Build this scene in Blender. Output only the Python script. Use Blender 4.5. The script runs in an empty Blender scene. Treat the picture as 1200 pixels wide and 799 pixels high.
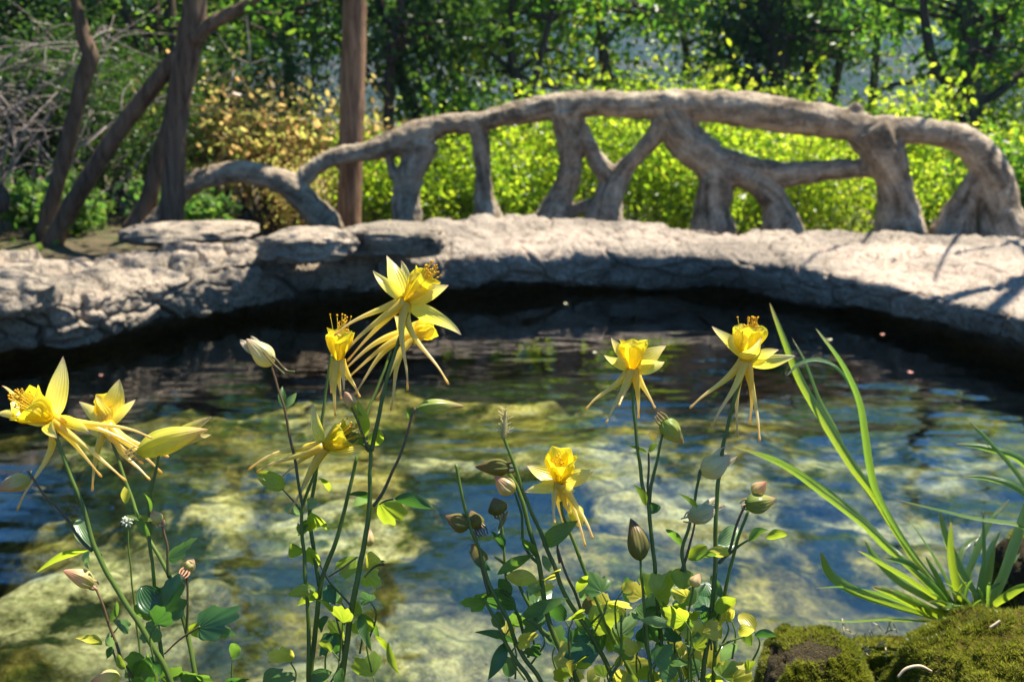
import bpy, math, random
import numpy as np
from mathutils import Vector, Matrix, kdtree, noise as mnoise
R = math.radians
SC = bpy.context.scene
COL = SC.collection

# ------------------------------------------------------------------ camera frame
CAM = np.array([0.0, 0.0, 1.1]); PITCH = 12.92; FP = 1166.7
_p = R(PITCH)
FWD = np.array([0, math.cos(_p), -math.sin(_p)]); UP = np.array([0, math.sin(_p), math.cos(_p)]); RT = np.array([1.0, 0, 0])
def ray(px, py): return RT*((px-600)/FP) - UP*((py-399.5)/FP) + FWD
def F(px, py, d): return CAM + ray(px, py)*d              # place at a real distance d (m)
def PY(px, py, y): r = ray(px, py); return CAM + r*(y/r[1])
def G(px, py, z): r = ray(px, py); return CAM + r*((z-CAM[2])/r[2])
cam = bpy.data.cameras.new('camera'); cam.lens = 35; cam.sensor_width = 36
camo = bpy.data.objects.new('camera', cam); COL.objects.link(camo)
camo.location = CAM; camo.rotation_euler = (R(90-PITCH), 0, 0)
cam.clip_start = 0.05; cam.clip_end = 9000
cam.dof.use_dof = True; cam.dof.focus_distance = 0.58; cam.dof.aperture_fstop = 15.0
SC.camera = camo
SC.view_settings.view_transform = 'Standard'; SC.view_settings.look = 'None'
SC.view_settings.gamma = 1; SC.view_settings.use_curve_mapping = False
SC.render.engine = 'CYCLES'
SC.cycles.use_denoising = True
SC.cycles.max_bounces = 10; SC.cycles.transparent_max_bounces = 12
SC.cycles.diffuse_bounces = 4; SC.cycles.transmission_bounces = 6; SC.cycles.glossy_bounces = 4
SC.cycles.sample_clamp_indirect = 8.0
SC.cycles.caustics_reflective = False; SC.cycles.caustics_refractive = True

# ------------------------------------------------------------------ tagging
def tag(o, label=None, cat=None, group=None, kind=None):
    if label: o['label'] = label
    if cat: o['category'] = cat
    if group: o['group'] = group
    if kind: o['kind'] = kind
    return o
def empty(name, loc=(0, 0, 0)):
    o = bpy.data.objects.new(name, None); COL.objects.link(o); o.location = loc; o.empty_display_size = .1
    return o
def copy_tree(o, parent=None):
    c = o.copy(); COL.objects.link(c); c.parent = parent
    for ch in [x for x in KIDS.get(o.name, [])]: 
        copy_tree(ch, c)
    return c
KIDS = {}
def adopt(o, parent):
    # geometry is written in world coordinates; parent sits at its base
    o.parent = parent; KIDS.setdefault(parent.name, []).append(o)

# ------------------------------------------------------------------ numpy noise
def _hash(ix, iy, iz):
    h = (ix.astype(np.int64)*374761393 + iy.astype(np.int64)*668265263 + iz.astype(np.int64)*1442695041) & 0xffffffff
    h = ((h ^ (h >> 13))*1274126177) & 0xffffffff
    return ((h ^ (h >> 16)) & 0xffff)/65535.0
def vnoise(p):
    p = np.asarray(p, float); i = np.floor(p); f = p-i; u = f*f*(3-2*f); i = i.astype(np.int64)
    r = 0
    for dx in (0, 1):
        wx = u[:, 0] if dx else 1-u[:, 0]
        for dy in (0, 1):
            wy = u[:, 1] if dy else 1-u[:, 1]
            for dz in (0, 1):
                wz = u[:, 2] if dz else 1-u[:, 2]
                r = r + wx*wy*wz*_hash(i[:, 0]+dx, i[:, 1]+dy, i[:, 2]+dz)
    return r*2-1
def fbm(p, oct=4, gain=.5, lac=2.03):
    a, s, t, n = 1.0, 0, np.array(p, float), 0
    for k in range(oct):
        s = s+a*vnoise(t+k*17.3); n += a; a *= gain; t = t*lac
    return s/n
def voro(p):
    """F1, F2 distances and cell value"""
    p = np.asarray(p, float); i = np.floor(p).astype(np.int64)
    f1 = np.full(len(p), 9.0); f2 = np.full(len(p), 9.0); cv = np.zeros(len(p))
    for dx in (-1, 0, 1):
        for dy in (-1, 0, 1):
            for dz in (-1, 0, 1):
                c = i+np.array([dx, dy, dz])
                o = np.stack([_hash(c[:, 0], c[:, 1], c[:, 2]), _hash(c[:, 0]+91, c[:, 1], c[:, 2]), _hash(c[:, 0], c[:, 1]+57, c[:, 2])], 1)
                d = np.linalg.norm(c+o-p, axis=1)
                m = d < f1
                f2 = np.where(m, f1, np.minimum(f2, d)); cv = np.where(m, _hash(c[:, 0], c[:, 1], c[:, 2]+33), cv); f1 = np.where(m, d, f1)
    return f1, f2, cv
def sstep(a, b, x): t = np.clip((x-a)/(b-a), 0, 1); return t*t*(3-2*t)

# ------------------------------------------------------------------ mesh helpers
def link_mesh(name, verts, faces, mat, parent=None, smooth=True, attrs=None, origin=None):
    verts = np.asarray(verts, float)
    org = np.zeros(3)
    if origin is not None: org = np.asarray(origin, float)
    base = org
    me = bpy.data.meshes.new(name)
    vv = verts-base
    if isinstance(faces, np.ndarray):
        nf, k = faces.shape
        me.vertices.add(len(vv)); me.vertices.foreach_set('co', vv.astype(np.float32).ravel())
        me.loops.add(nf*k); me.loops.foreach_set('vertex_index', faces.astype(np.int32).ravel())
        me.polygons.add(nf); me.polygons.foreach_set('loop_start', np.arange(0, nf*k, k, dtype=np.int32))
        me.update(calc_edges=True)
    else:
        me.from_pydata(vv.tolist(), [], faces); me.update()
    if attrs:
        for an, (dom, arr) in attrs.items():
            a = me.attributes.new(an, 'FLOAT', dom); a.data.foreach_set('value', np.asarray(arr, np.float32))
    if smooth: me.polygons.foreach_set('use_smooth', np.ones(len(me.polygons), bool))
    if mat: me.materials.append(mat)
    o = bpy.data.objects.new(name, me); COL.objects.link(o)
    if parent is not None:
        # parent may be nested: world location of parent chain
        pl = np.zeros(3); q = parent
        while q is not None: pl = pl+np.array(q.location); q = q.parent
        o.location = base-pl; adopt(o, parent)
    else: o.location = base
    return o
def catmull(pts, n):
    pts = np.asarray(pts, float)
    if len(pts) == 2: 
        t = np.linspace(0, 1, n)[:, None]; return pts[0]*(1-t)+pts[1]*t
    P = np.vstack([2*pts[0]-pts[1], pts, 2*pts[-1]-pts[-2]])
    s = np.linspace(0, len(pts)-1, n); k = np.minimum(s.astype(int), len(pts)-2); t = (s-k)[:, None]
    a, b, c, d = P[k], P[k+1], P[k+2], P[k+3]
    return .5*((2*b)+(-a+c)*t+(2*a-5*b+4*c-d)*t*t+(-a+3*b-3*c+d)*t**3)
def frames(path):
    T = np.gradient(path, axis=0); T /= np.linalg.norm(T, axis=1)[:, None]+1e-12
    ref = np.array([0, 0, 1.0]) if abs(T[0][2]) < .9 else np.array([1.0, 0, 0])
    N = np.zeros_like(T); n = np.cross(T[0], ref); n /= np.linalg.norm(n); N[0] = n
    for i in range(1, len(T)):
        n = n-T[i]*np.dot(n, T[i]); n /= np.linalg.norm(n)+1e-12; N[i] = n
    return T, N, np.cross(T, N)
def tube(pts, rad, seg=8, n=None, cap=True, squash=1.0):
    pts = np.asarray(pts, float); rad = np.asarray(rad, float)
    if rad.ndim == 0: rad = np.full(len(pts), float(rad))
    n = n or max(6, len(pts)*5)
    path = catmull(pts, n) if len(pts) > 1 else pts
    r = np.interp(np.linspace(0, len(rad)-1, n), np.arange(len(rad)), rad)
    T, N, B = frames(path)
    a = np.linspace(0, 2*math.pi, seg, endpoint=False)
    V = path[:, None, :]+r[:, None, None]*(np.cos(a)[None, :, None]*N[:, None, :]+squash*np.sin(a)[None, :, None]*B[:, None, :])
    V = V.reshape(-1, 3)
    i = np.arange(n-1)[:, None]*seg; j = np.arange(seg)[None, :]; j2 = (j+1) % seg
    Q = np.stack([i+j, i+j2, i+seg+j2, i+seg+j], -1).reshape(-1, 4)
    F_ = [tuple(q) for q in Q.tolist()]
    t = np.repeat(np.linspace(0, 1, n), seg)
    if cap:
        F_.append(tuple(range(seg-1, -1, -1))); F_.append(tuple(range((n-1)*seg, n*seg)))
    return V, F_, t
class MB:
    def __init__(s): s.v = []; s.f = []; s.t = []; s.n = 0
    def add(s, V, Fc, t=None):
        V = np.asarray(V, float); s.v.append(V); s.f += [tuple(int(i)+s.n for i in f) for f in Fc]
        s.t.append(np.asarray(t, float) if t is not None else np.zeros(len(V))); s.n += len(V)
    def tube(s, *a, **k): s.add(*tube(*a, **k))
    def build(s, name, mat, parent=None, origin=None, smooth=True):
        V = np.vstack(s.v)
        if origin is None and parent is not None:
            origin = V.mean(0)
        return link_mesh(name, V, s.f, mat, parent, smooth, {'t': ('POINT', np.concatenate(s.t))}, origin)
def grid_faces(nu, nv, closed_v=False):
    i = np.arange(nu-1)[:, None]; j = np.arange(nv if closed_v else nv-1)[None, :]; j2 = (j+1) % nv
    return np.stack([i*nv+j, i*nv+j2, (i+1)*nv+j2, (i+1)*nv+j], -1).reshape(-1, 4)

# ------------------------------------------------------------------ materials
class NT:
    def __init__(s, name):
        s.m = bpy.data.materials.new(name); s.m.use_nodes = True; s.t = s.m.node_tree; s.t.nodes.clear()
        s.out = s.t.nodes.new('ShaderNodeOutputMaterial')
    def n(s, typ, **k):
        x = s.t.nodes.new(typ)
        for a, b in k.items():
            if a.startswith('i_'):
                key = a[2:].replace('_', ' ')
                x.inputs[key].default_value = b
            else: setattr(x, a, b)
        return x
    def l(s, a, b): s.t.links.new(a, b)
    def noise(s, scale, detail=4, rough=.55, vec=None, dist=0):
        x = s.n('ShaderNodeTexNoise'); x.inputs['Scale'].default_value = scale; x.inputs['Detail'].default_value = detail
        x.inputs['Roughness'].default_value = rough; x.inputs['Distortion'].default_value = dist
        if vec is not None: s.l(vec, x.inputs['Vector'])
        return x.outputs['Fac']
    def ramp(s, fac, stops, interp='LINEAR'):
        r = s.n('ShaderNodeValToRGB'); cr = r.color_ramp; cr.interpolation = interp
        while len(cr.elements) > 1: cr.elements.remove(cr.elements[-1])
        cr.elements[0].position = stops[0][0]; cr.elements[0].color = (*stops[0][1], 1)
        for p, c in stops[1:]:
            e = cr.elements.new(p); e.color = (*c, 1)
        s.l(fac, r.inputs[0]); return r.outputs[0]
    def mix(s, a, b, fac, mode='MIX'):
        x = s.n('ShaderNodeMix', data_type='RGBA', blend_type=mode)
        for sock, v in ((x.inputs[0], fac), (x.inputs[6], a), (x.inputs[7], b)):
            if isinstance(v, bpy.types.NodeSocket): s.l(v, sock)
            elif isinstance(v, (tuple, list)): sock.default_value = (*v, 1) if len(v) == 3 else v
            else: sock.default_value = v
        return x.outputs[2]
    def math(s, op, a, b=0.0, clamp=False):
        x = s.n('ShaderNodeMath', operation=op); x.use_clamp = clamp
        for k, v in enumerate((a, b)):
            if isinstance(v, bpy.types.NodeSocket): s.l(v, x.inputs[k])
            else: x.inputs[k].default_value = v
        return x.outputs[0]
    def coord(s, which='Object'): return s.n('ShaderNodeTexCoord').outputs[which]
    def geo_pos(s): return s.n('ShaderNodeNewGeometry').outputs['Position']
    def mapv(s, vec, scale=(1, 1, 1), rot=(0, 0, 0)):
        x = s.n('ShaderNodeMapping'); x.inputs['Scale'].default_value = scale; x.inputs['Rotation'].default_value = rot
        s.l(vec, x.inputs[0]); return x.outputs[0]
    def bump(s, h, dist=.01, strength=1.0, normal=None):
        x = s.n('ShaderNodeBump'); x.inputs['Strength'].default_value = strength; x.inputs['Distance'].default_value = dist
        s.l(h, x.inputs['Height'])
        if normal is not None: s.l(normal, x.inputs['Normal'])
        return x.outputs[0]
    def surf(s, sh): s.l(sh, s.out.inputs['Surface']); return s.m
def setc(nt, sock, v):
    if isinstance(v, bpy.types.NodeSocket): nt.l(v, sock)
    elif isinstance(v, (tuple, list)): sock.default_value = (*v, 1)
    else: sock.default_value = v
def principled(nt, col, rough=.8, normal=None, spec=.3):
    p = nt.n('ShaderNodeBsdfPrincipled'); setc(nt, p.inputs['Base Color'], col); setc(nt, p.inputs['Roughness'], rough)
    p.inputs['Specular IOR Level'].default_value = spec
    if normal is not None: nt.l(normal, p.inputs['Normal'])
    return p.outputs[0]
def leafy(nt, col, tcol, fac=.5, gloss=.06, rough=.35, normal=None):
    d = nt.n('ShaderNodeBsdfDiffuse'); setc(nt, d.inputs[0], col)
    t = nt.n('ShaderNodeBsdfTranslucent'); setc(nt, t.inputs[0], tcol)
    m = nt.n('ShaderNodeMixShader'); m.inputs[0].default_value = fac; nt.l(d.outputs[0], m.inputs[1]); nt.l(t.outputs[0], m.inputs[2])
    g = nt.n('ShaderNodeBsdfGlossy'); g.inputs['Roughness'].default_value = rough; g.inputs[0].default_value = (1, 1, 1, 1)
    m2 = nt.n('ShaderNodeMixShader'); m2.inputs[0].default_value = gloss; nt.l(m.outputs[0], m2.inputs[1]); nt.l(g.outputs[0], m2.inputs[2])
    if normal is not None:
        for q in (d, t, g): nt.l(normal, q.inputs['Normal'])
    return m2.outputs[0]

def mat_stone(name, warm, cool, scale=1.0, dark=(.10, .085, .07), moss=0.0):
    t = NT(name); P = t.geo_pos()
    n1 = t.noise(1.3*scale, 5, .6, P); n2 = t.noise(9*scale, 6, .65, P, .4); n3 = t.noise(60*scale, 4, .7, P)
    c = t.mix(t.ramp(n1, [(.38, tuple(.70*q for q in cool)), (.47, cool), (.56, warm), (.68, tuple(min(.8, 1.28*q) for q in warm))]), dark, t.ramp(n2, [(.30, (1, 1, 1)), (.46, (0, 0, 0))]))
    c = t.mix(c, t.ramp(n3, [(.32, (.62, .60, .56)), (.62, (1.15, 1.13, 1.10))]), 1.0, 'MULTIPLY')
    vv = t.n('ShaderNodeTexVoronoi', feature='DISTANCE_TO_EDGE'); vv.inputs['Scale'].default_value = 2.3*scale
    wv = t.n('ShaderNodeVectorMath', operation='ADD'); nn = t.n('ShaderNodeTexNoise'); nn.inputs['Scale'].default_value = 3*scale; t.l(P, nn.inputs['Vector'])
    t.l(P, wv.inputs[0]); t.l(nn.outputs['Color'], wv.inputs[1]); t.l(wv.outputs[0], vv.inputs['Vector'])
    crack = t.ramp(vv.outputs['Distance'], [(.0, (0, 0, 0)), (.035, (1, 1, 1))])
    c = t.mix(c, (.07, .055, .045), t.math('MULTIPLY', t.math('SUBTRACT', 1.0, crack), .22))
    if moss:
        geo = t.n('ShaderNodeNewGeometry')
        sx = t.n('ShaderNodeSeparateXYZ'); t.l(P, sx.inputs[0])
        low = t.math('MULTIPLY', t.ramp(sx.outputs['Z'], [(.02, (1, 1, 1)), (.22, (0, 0, 0))]), t.ramp(n2, [(.4, (0, 0, 0)), (.6, (1, 1, 1))]))
        c = t.mix(c, (.055, .065, .03), t.math('MULTIPLY', low, moss))
    h = t.math('ADD', t.math('MULTIPLY', n2, 1.0), t.math('ADD', t.math('MULTIPLY', n3, .35), t.math('MULTIPLY', crack, .15)))
    return t.surf(principled(t, c, .9, t.bump(h, .05, 1.0), .2))

def mat_bark(name, c1, c2, vert=True, scale=1.0, bumpd=.03, coord='Object'):
    t = NT(name); P = t.coord(coord)
    m = t.mapv(P, (14*scale, 14*scale, 1.6*scale) if vert else (1.6*scale, 12*scale, 14*scale))
    n1 = t.noise(1.6, 6, .65, m, .6); n2 = t.noise(1.1*scale, 3, .5, P)
    c = t.ramp(t.math('ADD', t.math('MULTIPLY', n1, .75), t.math('MULTIPLY', n2, .25)), [(.36, c1), (.6, c2)])
    return t.surf(principled(t, c, .95, t.bump(n1, bumpd, 1.0), .1))

def mat_leaf(name, cols, tcols, fac=.5, gloss=.018, obj_var=.2):
    """cols: ramp stops over the per-leaf random value"""
    t = NT(name)
    a = t.n('ShaderNodeAttribute', attribute_name='v'); v = a.outputs['Fac']
    oi = t.n('ShaderNodeObjectInfo')
    v2 = t.math('ADD', t.math('MULTIPLY', v, 1-obj_var), t.math('MULTIPLY', oi.outputs['Random'], obj_var))
    k = len(cols)
    c = t.ramp(v2, [(i/max(1, k-1), cols[i]) for i in range(k)]); tc = t.ramp(v2, [(i/max(1, k-1), tcols[i]) for i in range(k)])
    return t.surf(leafy(t, c, tc, fac, gloss))
# ================================================================== world and sun
SUN_EL, SUN_AZ = 64.0, 58.0            # azimuth measured from +Y towards +X
w = bpy.data.worlds.new("World"); SC.world = w; w.use_nodes = True
wt = w.node_tree; wt.nodes.clear()
wo = wt.nodes.new('ShaderNodeOutputWorld'); bg = wt.nodes.new('ShaderNodeBackground'); bg.inputs['Strength'].default_value = 0.06
sky = wt.nodes.new('ShaderNodeTexSky'); sky.sky_type = 'NISHITA'; sky.sun_disc = False
sky.sun_elevation = R(SUN_EL); sky.sun_rotation = R(SUN_AZ); sky.air_density = 1.0; sky.dust_density = .3; sky.ozone_density = 4; sky.altitude = 1600
tc = wt.nodes.new('ShaderNodeTexCoord')
mp = wt.nodes.new('ShaderNodeMapping'); mp.inputs['Scale'].default_value = (1.0, 1.0, 2.6); mp.inputs['Location'].default_value = (3.1, 1.7, .4)
hs = wt.nodes.new('ShaderNodeHueSaturation'); hs.inputs['Saturation'].default_value = 1.42; wt.links.new(sky.outputs[0], hs.inputs['Color'])
cn = wt.nodes.new('ShaderNodeTexNoise'); cn.inputs['Scale'].default_value = 2.4; cn.inputs['Detail'].default_value = 7; cn.inputs['Roughness'].default_value = .58; cn.inputs['Distortion'].default_value = .35
cr = wt.nodes.new('ShaderNodeValToRGB'); cr.color_ramp.elements[0].position = .57; cr.color_ramp.elements[1].position = .80
mx = wt.nodes.new('ShaderNodeMix'); mx.data_type = 'RGBA'; mx.inputs[7].default_value = (10, 12, 16, 1)
wt.links.new(tc.outputs['Generated'], mp.inputs[0]); wt.links.new(mp.outputs[0], cn.inputs['Vector']); wt.links.new(cn.outputs['Fac'], cr.inputs[0])
wt.links.new(cr.outputs[0], mx.inputs[0]); wt.links.new(hs.outputs[0], mx.inputs[6]); wt.links.new(mx.outputs[2], bg.inputs[0]); wt.links.new(bg.outputs[0], wo.inputs[0])
sl = bpy.data.lights.new('sun', 'SUN'); sl.energy = 5.0; sl.angle = R(.5); sl.color = (1, .92, .80)
slo = bpy.data.objects.new('sun', sl); COL.objects.link(slo)
sd = Vector((math.sin(R(SUN_AZ))*math.cos(R(SUN_EL)), math.cos(R(SUN_AZ))*math.cos(R(SUN_EL)), math.sin(R(SUN_EL))))
slo.rotation_euler = sd.to_track_quat('Z', 'Y').to_euler(); slo.location = sd*50
SC.view_settings.exposure = 1.55

# ================================================================== ground, pool bed, water
def ground_h(x, y):
    r = np.hypot(x, y-3.9)
    base = .08-.45*sstep(7.5, 9.5, y)*sstep(-3.5, -1, x)
    far = np.clip(r-12, 0, None)
    P = np.stack([x, y, 0*x], -1)
    h = base+.10*fbm(P*.6, 4)+.0*far
    h = h-2.3*(1-sstep(3.5, 4.0, r))
    # valley then rising land far away
    return h
def polar_ground():
    rr = np.concatenate([np.linspace(2.6, 16, 68), np.geomspace(17, 7000, 60)]); nt = 240
    th = np.linspace(0, 2*math.pi, nt, endpoint=False)
    rg, tg = np.meshgrid(rr, th, indexing='ij')
    x = (rg*np.sin(tg)).ravel(); y = (3.9+rg*np.cos(tg)).ravel(); z = ground_h(x, y)
    return np.stack([x, y, z], 1), grid_faces(len(rr), nt, True)
t = NT('forest_floor'); P = t.geo_pos()
c = t.ramp(t.noise(2.2, 6, .7, P), [(.3, (.045, .05, .02)), (.5, (.12, .09, .05)), (.7, (.06, .10, .025))])
M_ground = t.surf(principled(t, c, 1, t.bump(t.noise(14, 5, .7, P), .05)))
V, Fa = polar_ground(); g = link_mesh('ground', V, Fa, M_ground); tag(g, kind='structure')

# near bank (where the photographer stands)
xx, yy = np.meshgrid(np.concatenate([np.linspace(-4.2, -.6, 40), np.linspace(-.55, 1.2, 120), np.linspace(1.3, 4.2, 30)]), np.concatenate([np.linspace(-3.5, .2, 30), np.linspace(.24, 1.5, 90)]), indexing='ij')
bx, by = xx.ravel(), yy.ravel(); PP = np.stack([bx, by, 0*bx], 1)
edge = .72+.08*fbm(PP*1.3, 3)+.22*sstep(.1, .24, bx)
bz = .44+.03*fbm(PP*5, 4)-1.5*sstep(0, .34, by-edge)+.10*sstep(.18, .4, bx)*sstep(.3, .6, by)+.115*np.exp(-((bx-.325)**2+(by-.82)**2)/.09**2)
t = NT('bank_soil'); P = t.geo_pos()
c = t.ramp(t.noise(12, 6, .7, P), [(.3, (.03, .035, .012)), (.5, (.09, .07, .04)), (.72, (.07, .09, .02))])
M_bank = t.surf(principled(t, c, 1, t.bump(t.noise(60, 5, .7, P), .02)))
b = link_mesh('bank', np.stack([bx, by, bz], 1), grid_faces(190, 120)[:, ::-1], M_bank); tag(b, kind='structure')

# pool bed : a shallow shelf with algae covered rubble, dropping into a deep channel under the far ledge
nx, ny = 560, 560
xx, yy = np.meshgrid(np.linspace(-3.6, 3.6, nx), np.linspace(.3, 7.6, ny), indexing='ij')
bx, by = xx.ravel(), yy.ravel(); PP = np.stack([bx, by, 0*bx], 1)
n0 = fbm(PP*.9, 3)
edge = 3.75+.5*fbm(PP*1.6+2, 3)+.05*bx
shelf = -.28+.20*fbm(PP*1.3+5, 3)-.12*sstep(.7, 1.3, bx+.5*n0)-.10*sstep(1.5, .9, by)*sstep(.2, .8, bx)
wq = .30*np.stack([fbm(PP*3, 3), fbm(PP*3+9, 3), 0*bx], 1)
f1, f2, cv = voro(PP*np.array([1.9, 2.7, 1])+wq)
g1, g2, gv = voro(PP*np.array([4.4, 6.6, 1])+2*wq+11)
big = np.clip(.60-f1, 0, 1)*.26*sstep(.2, .5, cv)*sstep(0, .22, f2-f1); small = np.clip(.5-g1, 0, 1)*.17*sstep(.25, .5, gv)*sstep(0, .2, g2-g1)
leftdeep = sstep(-1.15, -1.95, bx+.25*n0)*(1-sstep(3.0, 3.9, by))
p1_, p2_, pv_ = voro(PP*np.array([11, 14, 1])+wq*3+5)
small = small+np.clip(.5-p1_, 0, 1)*.05*sstep(.35, .6, pv_)*sstep(0, .2, p2_-p1_)
bz = shelf+big+small+.03*fbm(PP*7, 4)+.012*fbm(PP*30, 2)-1.3*sstep(0, .9, by-edge)-leftdeep*.85
bz = np.minimum(bz, -.07)
gap = np.clip(1-(f2-f1)/.22, 0, 1)*.75+np.clip(1-(g2-g1)/.12, 0, 1)*.35+np.clip(1-(p2_-p1_)/.12, 0, 1)*.18
t = NT('pool_bed_rubble'); P = t.geo_pos()
gp = t.n('ShaderNodeAttribute', attribute_name='gap').outputs['Fac']; cvn = t.n('ShaderNodeAttribute', attribute_name='cell').outputs['Fac']
sx = t.n('ShaderNodeSeparateXYZ'); t.l(P, sx.inputs[0])
na = t.noise(1.9, 7, .68, P, .3); nb = t.noise(4.5, 7, .72, P); nc = t.noise(38, 5, .75, P); nd = t.noise(.7, 3, .5, P)
stone = t.ramp(t.math('ADD', t.math('MULTIPLY', na, .7), t.math('MULTIPLY', cvn, .3)), [(.38, (.14, .13, .04)), (.46, (.44, .35, .08)), (.53, (.70, .56, .18)), (.64, (.74, .67, .38))])
algae = t.ramp(nb, [(.46, (.26, .26, .02)), (.56, (.12, .15, .015)), (.66, (.035, .05, .008))])
am = t.math('MULTIPLY', t.ramp(nb, [(.47, (0, 0, 0)), (.56, (1, 1, 1))]), t.ramp(t.math('ADD', nd, t.math('MULTIPLY', sx.outputs['X'], -.05)), [(.38, (.15, .15, .15)), (.58, (1, 1, 1))]))
c = t.mix(stone, algae, am)
c = t.mix(c, (.025, .03, .012), t.math('MULTIPLY', gp, .9, True))
c = t.mix(c, (.02, .035, .012), t.ramp(na, [(.43, (1, 1, 1)), (.50, (0, 0, 0))]))
c = t.mix(c, t.ramp(nc, [(.34, (.38, .38, .32)), (.64, (1.25, 1.25, 1.2))]), 1.0, 'MULTIPLY')
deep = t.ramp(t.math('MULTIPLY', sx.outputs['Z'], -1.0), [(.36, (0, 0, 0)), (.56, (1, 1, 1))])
c = t.mix(c, (.010, .016, .007), deep)  # depth gloom put into the bed colour, standing in for shade and absorption
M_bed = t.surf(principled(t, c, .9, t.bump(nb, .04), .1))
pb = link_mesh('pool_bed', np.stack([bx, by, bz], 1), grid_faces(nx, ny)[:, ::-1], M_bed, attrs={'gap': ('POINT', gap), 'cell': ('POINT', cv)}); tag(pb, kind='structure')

# water surface
def disc(cx, cy, r, z, nr=60, na=160):
    rr = np.linspace(0.001, r, nr); aa = np.linspace(0, 2*math.pi, na, endpoint=False)
    rg, ag = np.meshgrid(rr, aa, indexing='ij')
    return np.stack([cx+(rg*np.cos(ag)).ravel(), cy+(rg*np.sin(ag)).ravel(), np.full(nr*na, z)], 1), grid_faces(nr, na, True)[:, ::-1]
t = NT('water_surface'); P = t.geo_pos()
m1 = t.mapv(P, (1.0, 1.9, 1)); 
sy = t.n('ShaderNodeSeparateXYZ'); t.l(P, sy.inputs[0])
w1 = t.noise(3.2, 3, .5, m1, .5); w2 = t.noise(11, 3, .55, m1, .8); w3 = t.noise(34, 2, .5, m1)
near = t.ramp(t.math('MULTIPLY', sy.outputs['Y'], .1), [(.36, (1, 1, 1)), (.50, (.16, .16, .16))])
h = t.math('ADD', t.math('MULTIPLY', w1, .9), t.math('ADD', t.math('MULTIPLY', w2, .35), t.math('MULTIPLY', w3, .05)))
bmp = t.n('ShaderNodeBump'); bmp.inputs['Distance'].default_value = .002; t.l(h, bmp.inputs['Height']); t.l(near, bmp.inputs['Strength'])
fr = t.n('ShaderNodeFresnel'); fr.inputs['IOR'].default_value = 1.8; t.l(bmp.outputs[0], fr.inputs['Normal'])
gl = t.n('ShaderNodeBsdfGlossy'); gl.inputs['Roughness'].default_value = .0; t.l(bmp.outputs[0], gl.inputs['Normal']); gl.inputs[0].default_value = (1, 1, 1, 1)
tr = t.n('ShaderNodeBsdfRefraction'); tr.inputs['Roughness'].default_value = 0; tr.inputs['IOR'].default_value = 1.33; tr.inputs[0].default_value = (.90, .98, .90, 1)
mxs = t.n('ShaderNodeMixShader'); t.l(fr.outputs[0], mxs.inputs[0]); t.l(tr.outputs[0], mxs.inputs[1]); t.l(gl.outputs[0], mxs.inputs[2])
M_water = t.surf(mxs.outputs[0])
nw = 520
wxx, wyy = np.meshgrid(np.linspace(-1, 1, nw), np.linspace(-1, 1, nw), indexing='ij')
# square grid squeezed on to a disc
wx = (wxx*np.sqrt(1-wyy**2/2)).ravel()*3.7; wy = (wyy*np.sqrt(1-wxx**2/2)).ravel()*3.7+3.9
WP = np.stack([wx*1.0, wy*2.5, 0*wx], 1)
calm = .35+.65*(1-sstep(3.4, 5.2, wy))
wz = calm*(.0040*fbm(WP*1.7+3, 2)+.0025*fbm(WP*4.6+1, 2)+.0006*vnoise(WP*12))
wa = link_mesh('water', np.stack([wx, wy, wz], 1), grid_faces(nw, nw), M_water); tag(wa, kind='structure')
if np.mean([p.normal.z for p in list(wa.data.polygons)[:50]]) < 0: wa.data.flip_normals()
wa.cycles.is_caustics_caster = True; pb.cycles.is_caustics_receiver = True; sl.cycles.is_caustics_light = True

# ================================================================== stone coping round the pool
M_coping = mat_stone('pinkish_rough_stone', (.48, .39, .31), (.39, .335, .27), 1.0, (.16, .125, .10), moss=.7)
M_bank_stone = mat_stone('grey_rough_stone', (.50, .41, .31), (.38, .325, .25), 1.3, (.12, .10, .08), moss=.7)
#        px    y_out y_lip y_bot  z_lip z_out
ctrl = [(-260, 304, 385, 600, .34, .34), (-120, 300, 368, 515, .33, .36), (0, 300, 350, 446, .32, .38), (100, 292, 342, 412, .31, .38), (200, 285, 326, 380, .30, .38),
        (300, 281, 312, 360, .29, .38), (400, 273, 304, 345, .29, .38), (500, 262, 298, 336, .29, .38), (600, 252, 294, 337, .29, .38), (700, 257, 292, 342, .28, .37),
        (800, 264, 295, 348, .27, .34), (900, 268, 306, 348, .26, .31), (1000, 270, 322, 361, .25, .29), (1100, 272, 343, 383, .25, .27), (1200, 276, 368, 404, .25, .27),
        (1330, 280, 410, 450, .26, .27)]
rows = []
for px, yo, yl, yb, zl, zo in ctrl:
    L = G(px, yl, zl); Bm = PY(px, yb, L[1]+.0); O = G(px, yo, zo)
    rows.append([L[0], L[1], zl, max(.03, Bm[2]), O[0], O[1], zo])
rows = np.array(rows)
pre = np.array([[-2.3, .5, .33, .0, -3.9, .0, .35], [-2.9, 1.6, .33, .0, -4.4, 1.4, .36], [-3.0, 2.6, .34, .0, -4.5, 2.9, .36]])
post = np.array([[2.75, 2.3, .26, .08, 4.4, 2.6, .27], [2.7, 1.3, .26, .08, 4.2, 1.0, .27], [2.1, .5, .26, .05, 3.7, -.3, .27]])
rows = np.vstack([pre, rows, post])
NS = 1300
key = catmull(rows, NS)
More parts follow.
